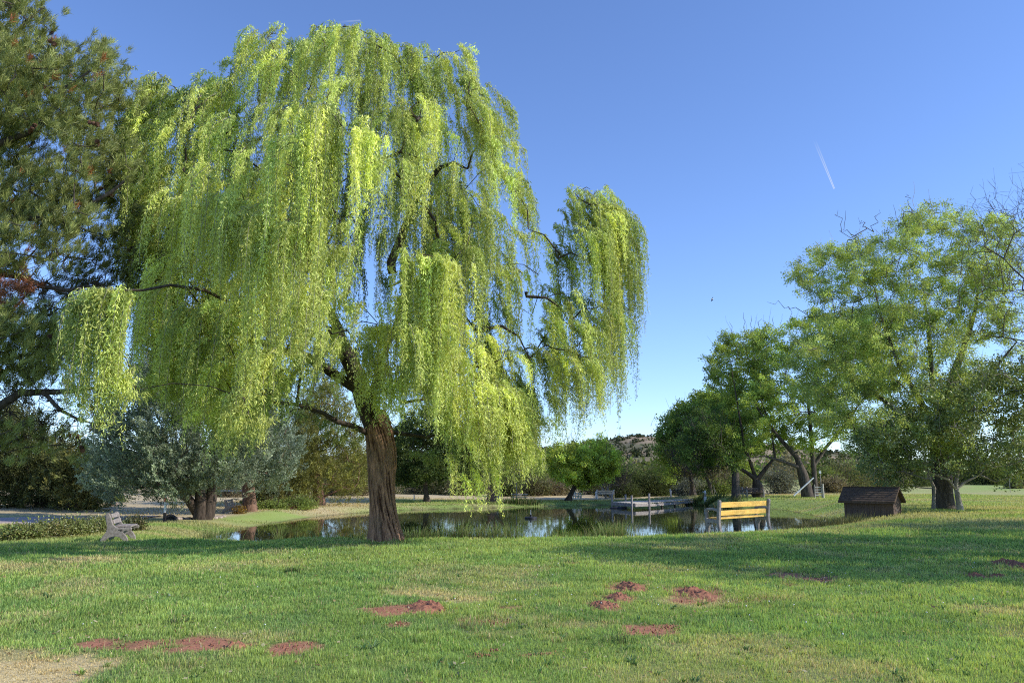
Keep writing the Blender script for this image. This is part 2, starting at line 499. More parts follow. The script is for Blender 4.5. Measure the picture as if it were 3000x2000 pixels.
keep = poly_sd(cxw, cyw, shore) < 1.0
o = mk('pond_water', np.column_stack([WX.ravel(), WY.ravel(), np.full(WX.size, ZW)]), wq[keep], m, smooth=True)
tag(o, kind='structure')

# ------------------------------------------------------------------ grass
def blades(x, y, hgt, wid, col, lean=.45, z=None, dirn=None):
    """one curved blade (quad + tip triangle) per point"""
    n_ = len(x)
    z = height(x, y) if z is None else z
    a = rng.uniform(0, 2 * np.pi, n_) if dirn is None else dirn
    # blade width faces roughly any way
    b = rng.uniform(0, 2 * np.pi, n_)
    wx_, wy_ = np.cos(b) * wid * .5, np.sin(b) * wid * .5
    ln = rng.uniform(.1, 1, n_) * lean * hgt
    P = np.stack([x, y, z - .01], -1)
    wv = np.stack([wx_, wy_, np.zeros(n_)], -1)
    mid = P + np.stack([np.cos(a) * ln * .35, np.sin(a) * ln * .35, hgt * .6], -1)
    tip = P + np.stack([np.cos(a) * ln, np.sin(a) * ln, hgt], -1)
    V = np.stack([P - wv, P + wv, mid + wv * .75, mid - wv * .75, tip], 1).reshape(-1, 3)
    k = np.arange(n_) * 5
    q = np.stack([k, k + 1, k + 2, k + 3], -1); t_ = np.stack([k + 3, k + 2, k + 4], -1)
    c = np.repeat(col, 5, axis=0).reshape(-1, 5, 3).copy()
    c[:, 0:2] *= .38; c[:, 4] *= 1.2  # root colour darkened, stands in for shade deep in the grass
    return V, q, t_, c.reshape(-1, 3)

def grass_points(y0, y1, dens, side=1.5):
    out = []
    for a in np.arange(y0, y1, .5):
        b = a + .5
        half = b * .64 + side
        n_ = int(dens(a) * 2 * half * .5)
        out.append(np.column_stack([rng.uniform(-half, half, n_), rng.uniform(a, b, n_)]))
    return np.concatenate(out)

P = grass_points(5.2, 24, lambda d: 6200 * (6 / max(d, 6)) ** 1.75)
x, y = P[:, 0], P[:, 1]
gcol, soil, dry = ground_colour(x, y)
tuf = fbm(x * 5, y * 5, 2, 41)
keep = (rng.random(len(x)) > np.clip(soil * 1.1, 0, 1) * .95) & (rng.random(len(x)) < .55 + .75 * tuf) & (poly_sd(x, y, shore) > .6)
# thinner on dry corner
x, y, gcol, soil, dry, tuf = x[keep], y[keep], gcol[keep], soil[keep], dry[keep], tuf[keep]
d = np.hypot(x, y)
hg = .8 * (.026 + .04 * rng.random(len(x)) ** 1.5 + .05 * sstep(.5, .8, tuf) * rng.random(len(x))) * (1 + .05 * (d - 6)) * (1 - .45 * np.clip(dry, 0, 1))
wd = .0045 * (d / 6) ** .95 * rng.uniform(.7, 1.4, len(x))
cc = gcol * (1.25 + .5 * (rng.random(len(x))[:, None] - .5)) * (.8 + .5 * fbm(x * 1.3, y * 1.3, 3, 44))[:, None]
br = rng.random(len(x))
deadp = np.clip(.045 + dry * .75 + .25 * (soil > .15), 0, .96)
isdead = br < deadp
cc[isdead] = C_STRAW * (.85 + .6 * rng.random((isdead.sum(), 1)))
yl = rng.random(len(x)) < .14
cc[yl & ~isdead] *= np.array([1.35, 1.2, .9])
# taller weeds along the pond crest
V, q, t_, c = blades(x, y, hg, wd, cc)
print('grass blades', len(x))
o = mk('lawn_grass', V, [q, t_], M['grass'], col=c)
tag(o, 'short green lawn grass with straw coloured blades mixed in', 'grass', kind='stuff')

# farther grass, coarser tufts on the banks and far lawn
pts = []
for n_, x0, x1, y0, y1 in [(80000, -26, -3, 23, 42), (90000, 2, 34, 23, 44), (130000, -24, 44, 44, 84)]:
    pts.append(np.column_stack([rng.uniform(x0, x1, n_), rng.uniform(y0, y1, n_)]))
P = np.concatenate(pts); x, y = P[:, 0], P[:, 1]
rt = -46 + 40 * np.clip((x + 46) / 40, 0, 1)
tt = (x + 46) / 40
onroad = (np.abs(y - (38.5 + 2.5 * tt + 17 * tt ** 3)) < (4.6 - 1.4 * tt) * .95) & (tt < 1)
keep = (poly_sd(x, y, shore) > .15) & ~onroad & (rng.random(len(x)) > far_dry(x, y) * .6)
x, y = x[keep], y[keep]
dd = y
cc = lerp(np.broadcast_to(C_GREEN2, (len(x), 3)), C_STRAW, np.clip(.6 * sstep(.35, .65, fbm(x * .25, y * .6, 4, 91)) + far_dry(x, y), 0, 1))
cc = cc * rng.uniform(.75, 1.5, (len(x), 1))
V, q, t_, c = blades(x, y, .06 + .07 * rng.random(len(x)), .02 * dd / 30, cc)
o = mk('bank_grass', V, [q, t_], M['grass'], col=c)
tag(o, 'rough grass on the pond banks and the field beyond', 'grass', kind='stuff')

# clover flowers
n_ = 150
x = rng.uniform(-9, 9, n_); y = rng.uniform(8, 19, n_)
kp = (fbm(x * .5, y * .5, 2, 12) > .48) & (np.abs(x) < y * .64)
x, y = x[kp], y[kp]; z = height(x, y) + .05
k = rng.uniform(.006, .011, len(x))
oct_ = np.array([(1, 0, 0), (-1, 0, 0), (0, 1, 0), (0, -1, 0), (0, 0, 1), (0, 0, -1)], float)
V = (np.stack([x, y, z], -1)[:, None, :] + oct_[None] * k[:, None, None]).reshape(-1, 3)
tr = np.array([(0, 2, 4), (2, 1, 4), (1, 3, 4), (3, 0, 4), (2, 0, 5), (1, 2, 5), (3, 1, 5), (0, 3, 5)])
Fc = (np.arange(len(x))[:, None, None] * 6 + tr[None]).reshape(-1, 3)
o = mk('clover_flowers', V, Fc, M['white_paint'])
tag(o, 'tiny white clover flowers dotted over the lawn', 'flowers', kind='stuff')

# broad weeds and litter in the lawn
P = grass_points(5.2, 20, lambda d: 9 * (6 / max(d, 6)) ** 1.2)
P = P[fbm(P[:, 0] * .6, P[:, 1] * .6, 3, 77) > .46]
k = np.repeat(np.arange(len(P)), 11); n_ = len(k)
ang_ = rng.uniform(0, 2 * np.pi, n_); sz = np.repeat(rng.uniform(.6, 1.5, len(P)), 11)
x = P[k, 0] + rng.normal(size=n_) * .012; y = P[k, 1] + rng.normal(size=n_) * .012
wc = np.repeat(np.where(rng.random((len(P), 1)) < .5, np.array([[.11, .21, .08]]), np.array([[.27, .38, .09]])), 11, 0) * rng.uniform(.75, 1.25, (n_, 1))
V, q, t_, c = blades(x, y, .045 * sz * rng.uniform(.6, 1.4, n_), .013 * sz, wc, lean=1.6, dirn=ang_)
o = mk('lawn_weeds', V, [q, t_], M['grass'], col=c)
tag(o, 'broad leaved weeds and coarse tufts growing in the lawn', 'weeds', kind='stuff')
P = grass_points(5.2, 18, lambda d: 16 * (6 / max(d, 6)))
n_ = len(P); z = height(P[:, 0], P[:, 1]) + rng.uniform(.01, .045, n_)
a_ = rng.uniform(0, 2 * np.pi, n_); L_ = rng.uniform(.02, .055, n_); wv = L_ * rng.uniform(.12, .4, n_)
ca, sa = np.cos(a_), np.sin(a_)
p0 = np.column_stack([P, z]); dx_ = np.column_stack([ca * L_, sa * L_, rng.normal(size=n_) * .012]); dy_ = np.column_stack([-sa * wv, ca * wv, rng.normal(size=n_) * .006])
V = np.stack([p0, p0 + dx_ * .5 + dy_, p0 + dx_, p0 + dx_ * .5 - dy_], 1).reshape(-1, 3)
lc = np.where(rng.random((n_, 1)) < .5, np.array([[.34, .22, .11]]), np.array([[.55, .47, .30]])) * rng.uniform(.6, 1.2, (n_, 1))
o = mk('fallen_leaves', V, np.arange(n_ * 4).reshape(-1, 4), M['grass'], col=np.repeat(lc, 4, 0))
tag(o, 'dead leaves and bits of straw lying in the lawn', 'litter', kind='stuff')

# ------------------------------------------------------------------ leaves, tubes, skeletons
def leaf_quads(P, axis_, L, Wd, droop=None):
    n_ = len(P)
    axis_ = axis_ / (np.linalg.norm(axis_, axis=1, keepdims=True) + 1e-9)
    r = rng.normal(size=(n_, 3))
    s = np.cross(axis_, r); s /= (np.linalg.norm(s, axis=1, keepdims=True) + 1e-9)
    L = np.broadcast_to(L, (n_,))[:, None]; Wd = np.broadcast_to(Wd, (n_,))[:, None]
    mid = P + axis_ * L * .45
    V = np.stack([P, mid + s * Wd * .5, P + axis_ * L, mid - s * Wd * .5], 1).reshape(-1, 3)
    q = np.arange(n_ * 4).reshape(-1, 4)
    return V, q

def unit(v):
    v = np.asarray(v, float); return v / (np.linalg.norm(v) + 1e-9)

class Skel:
    def __init__(s):
        s.pos = []; s.par = []; s.chains = []; s.minr = []; s.att = []
    def chain(s, pts, parent=-1, rad=None):
        ids = []
        s.att.append(parent >= 0)
        if parent >= 0: ids.append(parent)
        for i, p in enumerate(pts):
            s.pos.append(np.asarray(p, float)); s.par.append(ids[-1] if ids else -1)
            s.minr.append(0 if rad is None else rad[i])
            ids.append(len(s.pos) - 1)
        s.chains.append(ids)
        return ids
    def nearest(s, p, up=1.2, maxn=None):
        A = np.array(s.pos)
        d = A - p
        dist = np.linalg.norm(d, axis=1) + up * np.maximum(d[:, 2], 0)
        return int(np.argmin(dist))
    def attach(s, p, wig=.12, seg=.5, up=1.2, arch=.15, end_dir=None):
        i = s.nearest(p, up)
        a = s.pos[i]; v = p - a; L = np.linalg.norm(v)
        n_ = max(2, int(L / seg))
        ts = np.linspace(0, 1, n_ + 1)[1:]
        side = unit(np.cross(v, rng.normal(size=3)))
        pts = []
        for t in ts:
            q = a + v * t + np.array([0, 0, 1]) * arch * L * math.sin(math.pi * t) + side * L * wig * math.sin(math.pi * t * rng.uniform(.9, 1.1))
            if t < .999: q = q + rng.normal(size=3) * wig * .35 * seg
            pts.append(q)
        return s.chain(pts, i)
    def build(s, tipr=.012, p=.45, maxr=None):
        n_ = len(s.pos); wt = np.zeros(n_)
        ch = np.zeros(n_, int)
        for i in range(n_):
            if s.par[i] >= 0: ch[s.par[i]] += 1
        for i in range(n_ - 1, -1, -1):
            if ch[i] == 0: wt[i] += 1
            if s.par[i] >= 0: wt[s.par[i]] += wt[i]
        r = tipr * wt ** p
        r = np.maximum(r, np.array(s.minr))
        s.rad = r
        B = Buf()
        for ids, at_ in zip(s.chains, s.att):
            pts = np.array([s.pos[i] for i in ids]); rr = np.array([r[i] for i in ids])
            if len(ids) > 1:
                if at_: rr[0] = min(rr[0], rr[1] * 1.25)
                rr[-1] *= .45
                B.tube(pts, rr, 10 if rr.max() > .12 else (7 if rr.max() > .05 else 4))
        return B

class Buf:
    def __init__(s): s.V = []; s.Q = []; s.n = 0
    def tube(s, pts, rad, sides=6):
        pts = np.asarray(pts, float); n_ = len(pts)
        t = np.gradient(pts, axis=0); t /= (np.linalg.norm(t, axis=1, keepdims=True) + 1e-9)
        ref = np.array([0, 0, 1.0]) if abs(t[0][2]) < .9 else np.array([1.0, 0, 0])
        u = unit(np.cross(t[0], ref)); fr = []
        for i in range(n_):
            u = u - t[i] * np.dot(u, t[i]); u = unit(u)
            fr.append((u, np.cross(t[i], u)))
        a = np.linspace(0, 2 * np.pi, sides, endpoint=False)
        ca, sa = np.cos(a)[:, None], np.sin(a)[:, None]
        V = np.concatenate([pts[i] + (fr[i][0] * ca + fr[i][1] * sa) * rad[i] for i in range(n_)])
        i0 = np.arange(n_ - 1)[:, None] * sides; j = np.arange(sides)[None]; j2 = (j + 1) % sides
        q = np.stack([i0 + j, i0 + j2, i0 + sides + j2, i0 + sides + j], -1).reshape(-1, 4) + s.n
        s.V.append(V); s.Q.append(q); s.n += len(V)
    def add(s, V, q):
        s.V.append(V); s.Q.append(np.asarray(q) + s.n); s.n += len(V)
    def mesh(s, name, mat, parent=None, org=None, smooth=True, col=None):
        V = np.concatenate(s.V)
        return mk(name, V, np.concatenate(s.Q), mat, parent, smooth=smooth, org=org, col=None if col is None else np.broadcast_to(col, V.shape))

def in_poly(P, poly):
    x, y = P[:, 0], P[:, 1]; ins = np.zeros(len(P), bool); n_ = len(poly)
    for i in range(n_):
        ax, ay = poly[i]; bx, by = poly[(i + 1) % n_]
        c = ((ay > y) != (by > y)) & (x < (bx - ax) * (y - ay) / (by - ay + 1e-12) + ax)
        ins ^= c
    return ins

def sample_poly(poly, n_, mind=0):
    poly = np.array(poly, float); lo, hi = poly.min(0), poly.max(0)
    out = []
    tries = 0
    while len(out) < n_ and tries < 4000:
        tries += 1
        c = rng.uniform(lo, hi, (64, 2)); c = c[in_poly(c, poly)]
        for p in c:
            if len(out) >= n_: break
            if mind and out:
                d_ = np.hypot(*(np.array(out)[:, :2] - p).T)
                if d_.min() < mind:
                    mind *= .995
                    continue
            out.append(p)
    return np.array(out)

def ground_at(px, py):
    """first point of the pixel's ray that meets the terrain"""
    r = ray(px, py)
    ts_ = np.concatenate([np.arange(4, 60, .05), np.arange(60, 260, .5)])
    p = CAM0[None] + r[None] * ts_[:, None]
    h = height(p[:, 0], p[:, 1])
    k = np.argmax(p[:, 2] < h)
    return np.array([p[k][0], p[k][1], h[k]])

# ------------------------------------------------------------------ the weeping willow
wb = W(1130, 1580, 19.7); wb[2] = H(wb[0], wb[1])
TR = thing('weeping_willow', 'tall weeping willow with long yellow green hanging fronds on the near bank of the pond', 'tree', wb)

# trunk with furrowed bark
tp = [(1130, 1592, 44), (1129, 1572, 43), (1126, 1530, 38.5), (1121, 1470, 35), (1119, 1410, 36.5), (1120, 1360, 40), (1118, 1310, 41), (1112, 1270, 40), (1106, 1235, 37), (1096, 1200, 31)]
tpts = np.array([W(a, b, 19.7) for a, b, r in tp]); trad = np.array([r * 19.7 / F for a, b, r in tp])
nr, ns = 150, 120
tt = np.linspace(0, len(tp) - 1, nr)
cp_ = np.stack([np.interp(tt, np.arange(len(tp)), tpts[:, k]) for k in range(3)], -1)
rr = np.interp(tt, np.arange(len(tp)), trad)
th = np.linspace(0, 2 * np.pi, ns, endpoint=False)
TH, ZZ = np.meshgrid(th, cp_[:, 2] - cp_[0, 2])
def ridged(u, v, s):
    a = 1 - np.abs(2 * fbm(u, v, 4, s) - 1)
    return a
u = TH / (2 * np.pi) * 22; uu = TH + .25 * ZZ
per = np.minimum(TH, 2 * np.pi - TH)
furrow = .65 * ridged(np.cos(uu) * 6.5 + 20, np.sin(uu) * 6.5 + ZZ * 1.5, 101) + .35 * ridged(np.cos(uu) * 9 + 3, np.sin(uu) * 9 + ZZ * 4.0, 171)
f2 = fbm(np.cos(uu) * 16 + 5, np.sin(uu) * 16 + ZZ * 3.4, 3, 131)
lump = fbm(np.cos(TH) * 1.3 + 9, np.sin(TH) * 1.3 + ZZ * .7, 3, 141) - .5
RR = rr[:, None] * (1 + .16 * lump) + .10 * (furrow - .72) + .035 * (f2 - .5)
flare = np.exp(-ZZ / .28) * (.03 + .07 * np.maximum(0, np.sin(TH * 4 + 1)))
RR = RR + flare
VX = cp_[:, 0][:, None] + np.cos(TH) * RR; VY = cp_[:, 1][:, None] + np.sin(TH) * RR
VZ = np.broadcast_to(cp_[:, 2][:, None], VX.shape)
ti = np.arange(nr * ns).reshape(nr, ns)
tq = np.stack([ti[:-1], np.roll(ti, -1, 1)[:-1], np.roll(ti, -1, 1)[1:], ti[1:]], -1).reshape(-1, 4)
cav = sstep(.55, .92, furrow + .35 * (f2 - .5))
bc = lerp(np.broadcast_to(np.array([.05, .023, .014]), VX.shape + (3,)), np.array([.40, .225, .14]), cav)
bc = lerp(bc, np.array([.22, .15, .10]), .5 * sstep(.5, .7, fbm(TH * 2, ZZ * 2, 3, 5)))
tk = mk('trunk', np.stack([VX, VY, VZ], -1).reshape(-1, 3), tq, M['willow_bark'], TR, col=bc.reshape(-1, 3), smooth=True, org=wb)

S = Skel()
def L3(pts, r0, r1, parent=None):
    """limb given as (px, py, D)"""
    P_ = [W(*p) for p in pts]
    rad = np.linspace(r0, r1, len(P_))
    par = -1 if parent is None else S.nearest(P_[0], 0)
    return S.chain(P_ if parent is None else P_, par, rad)
main = L3([(1118, 1310, 19.7), (1095, 1240, 19.65), (1070, 1180, 19.6), (1050, 1115, 19.5), (1026, 1059, 19.4), (1008, 1023, 19.3), (985, 985, 19.2), (960, 960, 19.1)], .27, .15)
L3([(1010, 1020, 19.3), (990, 960, 18.9), (940, 870, 18.6), (915, 780, 18.4), (880, 650, 18.3), (850, 500, 18.2), (800, 330, 18.2)], .13, .03, 1)
L3([(960, 960, 19.1), (904, 950, 19.3), (860, 900, 19.5), (800, 800, 20), (740, 640, 20.2), (680, 450, 20.4), (640, 300, 20.4)], .12, .03, 1)
L3([(1026, 1059, 19.4), (1005, 1000, 19.9), (1012, 900, 20), (995, 820, 19.8), (960, 700, 19.6), (935, 560, 19.6), (960, 400, 19.5)], .12, .03, 1)
L3([(1050, 1115, 19.5), (1066, 1030, 19.9), (1062, 940, 20.2), (1085, 880, 20.4), (1140, 840, 20.5), (1149, 800, 20.5), (1144, 740, 20.5), (1137, 640, 20.5), (1108, 560, 20.5), (1087, 480, 20.4), (1060, 330, 20.4), (1080, 180, 20.2)], .17, .035, 1)
L3([(1146, 770, 20.5), (1178, 690, 20.6), (1205, 620, 20.7), (1228, 565, 20.7), (1288, 492, 20.6), (1330, 478, 20.5), (1370, 495, 20.4)], .12, .04, 1)
L3([(1228, 565, 20.7), (1240, 470, 21), (1230, 350, 21), (1260, 250, 21)], .07, .025, 1)
L3([(1095, 1240, 19.65), (1160, 1130, 20.2), (1230, 1030, 20.6), (1297, 993, 19.6), (1358, 1021, 19.2), (1414, 967, 19), (1481, 891, 18.9), (1542, 855, 18.9), (1577, 804, 18.9), (1634, 738, 19), (1690, 676, 19.2), (1730, 600, 19.7), (1740, 570, 19.7)], .21, .06, 1)
L3([(1481, 891, 18.9), (1530, 800, 19.4), (1600, 740, 20.6)], .06, .03, 1)
L3([(1542, 868, 18.9), (1600, 872, 18.8), (1640, 900, 19.5), (1680, 960, 19.4)], .04, .012, 1)
L3([(1414, 965, 19), (1470, 955, 18.8), (1520, 985, 19.4), (1550, 1050, 19.3)], .05, .012, 1)
L3([(1170, 1120, 20.1), (1250, 1070, 19.2), (1320, 1062, 18.8), (1420, 1076, 18.6), (1470, 1050, 18.4)], .06, .02, 1)
L3([(1080, 1270, 19.6), (1040, 1250, 19.2), (988, 1235, 18.9), (950, 1211, 18.7), (869, 1184, 18.4), (770, 1175, 18.1), (700, 1150, 17.9)], .075, .02, 1)
L3([(988, 1235, 18.9), (930, 1241, 19.4), (880, 1238, 19.6), (840, 1210, 19.8), (770, 1205, 20)], .05, .02, 1)
L3([(1062, 1150, 19.5), (970, 1090, 19.8), (900, 1045, 20), (800, 1020, 20.2), (700, 975, 20), (620, 945, 19.6), (548, 931, 19.2), (470, 925, 18.8), (421, 893, 18.4), (395, 845, 18)], .13, .03, 1)
L3([(548, 931, 19.2), (510, 870, 19), (470, 800, 18.8), (455, 740, 18.7)], .05, .015, 1)
L3([(700, 975, 20), (640, 850, 20.3), (560, 700, 20.3), (500, 500, 20), (450, 300, 19.7)], .08, .02, 1)
L3([(1100, 1240, 19.7), (1090, 1150, 18.8), (1120, 1050, 18), (1160, 950, 17.4), (1190, 850, 17), (1200, 760, 16.8)], .10, .03, 1)
L3([(1100, 1260, 19.7), (1180, 1270, 20.2), (1250, 1280, 20.6), (1300, 1270, 20.8), (1400, 1180, 21)], .06, .02, 1)
L3([(900, 1045, 20), (820, 1000, 18.8), (720, 900, 17.6), (650, 800, 16.6), (600, 700, 16)], .08, .03, 1)
L3([(700, 900, 17.2), (600, 850, 16), (500, 835, 15.2), (420, 850, 14.7), (340, 850, 14.6), (240, 862, 14.6)], .04, .012, 1)

TOP = [(x * 1.2755, y * 1.2755) for x, y in [(308, 330), (312, 240), (330, 195), (365, 165), (400, 205), (440, 208), (485, 180), (540, 190), (556, 145), (590, 100), (645, 68), (665, 100), (705, 112), (718, 62), (760, 58), (800, 56), (850, 82), (890, 95), (960, 125), (1050, 118), (1075, 160), (1118, 210), (1130, 280), (1165, 350), (1180, 430), (1215, 470), (1235, 580), (1270, 530), (1300, 485), (1320, 430), (1360, 430), (1405, 465), (1425, 500), (1434, 560)]]
BOT = [(x * 1.2755, y * 1.2755) for x, y in [(308, 600), (330, 620), (350, 740), (385, 900), (440, 960), (500, 1000), (600, 1040), (650, 960), (700, 960), (780, 900), (840, 940), (900, 960), (960, 985), (1000, 1040), (1040, 1110), (1100, 1130), (1200, 1120), (1235, 1050), (1262, 960), (1290, 1000), (1320, 985), (1380, 940), (1415, 900), (1428, 760), (1434, 680)]]
TOP, BOT = np.array(TOP), np.array(BOT)
def topf(px): return np.interp(px, TOP[:, 0], TOP[:, 1])
def botf(px): return np.interp(px, BOT[:, 0], BOT[:, 1])

def depth_half(px, py):
    # half thickness of the crown in metres
    a = np.interp(px, [390, 600, 900, 1250, 1480, 1560, 1700, 1870], [.8, 3.2, 4.6, 3.6, 1.4, 1.2, 1.5, .7])
    t_ = topf(px)
    return a * np.sqrt(np.clip((py - t_ + 30) / 330.0, .05, 1))
def depth_mid(px):
    return np.interp(px, [390, 900, 1300, 1870], [18.6, 19.2, 19.8, 19.8])

clumps = []   # px, py, D, nropes, maxlen
def add_clumps(n_, x0, x1, f0, f1, front=None, ln=(1.2, 3.6)):
    for k in range(n_):
        px = rng.uniform(x0, x1); a, b = topf(px), botf(px)
        py = a + (b - a) * rng.uniform(f0, f1)
        h_ = depth_half(px, py)
        s_ = rng.uniform(-1, 1) if front is None else rng.uniform(*front)
        dq = depth_mid(px) + s_ * h_
        if dq < 20.2 and ((1030 < px < 1200 and 470 < py < 960) or (1290 < px < 1560 and 640 < py < 980)) and rng.random() < .8: continue
        if 1495 < px < 1625 and py < 860 and rng.random() < .7: continue
        clumps.append((px, py + 14, dq, rng.integers(3, 6), rng.uniform(*ln)))
# crown top line
for px in np.linspace(405, 1825, 72):
    px = px + rng.uniform(-8, 8)
    if 1510 < px < 1630 and rng.random() < .6: continue
    clumps.append((px, topf(px) + rng.uniform(0, 16), depth_mid(px) + rng.uniform(-.5, .5) * depth_half(px, topf(px)), 4, rng.uniform(1.0, 2.4)))
    if rng.random() < .8:
        clumps.append((px + rng.uniform(-10, 10), topf(px) + rng.uniform(25, 80), depth_mid(px) + rng.uniform(-1, 1) * depth_half(px, topf(px) + 50), 5, rng.uniform(1.4, 3)))
add_clumps(128, 400, 1500, .04, .35, None, (1.4, 3.4))
add_clumps(100, 400, 1500, .3, .62, None, (1.4, 3.2))
add_clumps(46, 400, 900, .25, .78, (-1, .2), (1.6, 3.4))
add_clumps(48, 400, 1000, .6, .9, (-.8, 1), (1.0, 2.4))
add_clumps(46, 420, 860, .72, .95, (-1, .6), (.9, 2.0))
add_clumps(44, 950, 1490, .12, .62, (.15, 1), (1.6, 3.2))
add_clumps(16, 1250, 1600, .45, .8, (.1, 1), (1.2, 2.4))
add_clumps(70, 430, 1500, .58, .85, (-1, .6), (1.0, 2.6))
add_clumps(50, 1180, 1500, .55, .86, (-1, .5), (1.4, 3.0))
add_clumps(48, 1600, 1820, .0, .75, None, (1.8, 3.6))
add_clumps(12, 1480, 1600, .35, .8, None, (.9, 2.2))
# cascades that stand out in front
for px, py, D, L_, n_ in [(930, 320, 15.0, 3.4, 9), (970, 330, 14.9, 3.6, 9), (1010, 380, 15.0, 3.3, 8), (900, 420, 15.1, 3.4, 8), (1050, 400, 15.4, 3.0, 7),
                          (820, 640, 15.0, 3.4, 8), (850, 650, 14.8, 3.2, 8), (760, 620, 15.2, 3.0, 7), (700, 560, 15.2, 2.8, 7), (640, 500, 15.6, 2.8, 7),
                          (1230, 745, 16.6, 3.6, 9), (1260, 750, 16.6, 3.9, 9), (1290, 760, 16.7, 3.6, 8), (1200, 800, 16.8, 2.9, 8), (1170, 870, 17, 2.4, 7),
                          (1105, 945, 17.0, 2.2, 9), (1130, 950, 17.1, 2.3, 9), (1090, 1050, 17.3, 1.5, 8), (1215, 930, 16.8, 2.4, 8), (1310, 1000, 17, 2.3, 8), (1280, 1120, 17.4, 1.6, 8), (1200, 1100, 17.4, 1.3, 7),
                          (1130, 1160, 17.8, .8, 6), (1175, 1180, 18.1, .7, 5), (1370, 1120, 17.6, 1.9, 8), (1420, 1180, 17.8, 1.8, 8), (1350, 1230, 17.9, 1.3, 7), (1470, 1210, 18.6, 1.6, 8), (1530, 1180, 19, 1.6, 7), (1400, 1290, 18.2, 1.0, 6),
                          (1370, 1330, 18.4, 1.75, 5), (1376, 1370, 18.4, 1.5, 4), (1520, 1290, 19, 1.1, 6), (1490, 1300, 19, .8, 5),
                          (740, 1080, 16.6, 1.3, 6), (690, 1050, 16.4, 1.5, 7), (760, 1160, 17.2, .8, 6), (620, 1000, 16.4, 1.9, 7), (570, 950, 16.6, 2.0, 7), (800, 1170, 21.5, 1.4, 6), (960, 1230, 22, 1.3, 6), (1000, 1260, 22.5, 1.2, 7), (1040, 1280, 22.5, .9, 6), (900, 1200, 22, 1.3, 6), (1230, 1330, 22, 1.3, 4), (1250, 1320, 22, 1.4, 4), (1290, 1300, 22, 1.7, 4),
                          (245, 870, 14.6, 2.1, 4), (258, 858, 14.6, 2.4, 5), (272, 850, 14.6, 2.6, 6), (285, 846, 14.6, 2.7, 6), (310, 846, 14.6, 2.9, 7), (335, 850, 14.6, 3.0, 7), (358, 855, 14.6, 2.7, 7), (372, 862, 14.6, 2.9, 7), (385, 1100, 14.6, 1.0, 4), (400, 1140, 14.6, .7, 4), (320, 1000, 14.6, 1.6, 5), (370, 1050, 14.6, 1.5, 5),
                          (480, 640, 17.8, 1.2, 5), (470, 720, 18, 1.0, 3),
                          (1075, 1085, 17.2, 1.6, 5), (1100, 1120, 17.3, 1.4, 6), (1140, 1060, 17.2, 1.9, 6), (1165, 1110, 17.4, 1.5, 5), (1050, 1010, 17.0, 1.2, 4), (1015, 880, 16.6, 1.6, 4),
                          (823, 86, 18.8, .8, 2), (905, 74, 19, .9, 2), (1010, 76, 19.2, .7, 2), (1078, 100, 19.2, .8, 2), (1215, 150, 19.4, .8, 2), (1348, 148, 19.6, .9, 2), (462, 214, 18.4, 1.5, 2), (500, 250, 18.6, 1.3, 2), (618, 230, 18.8, .9, 2), (700, 186, 18.8, .8, 2), (1700, 545, 19.6, .8, 2), (760, 120, 18.9, .8, 2), (1150, 125, 19.3, .7, 2), (1536, 600, 19.7, 1.5, 1)]:
    clumps.append((px, py, D, n_, L_))

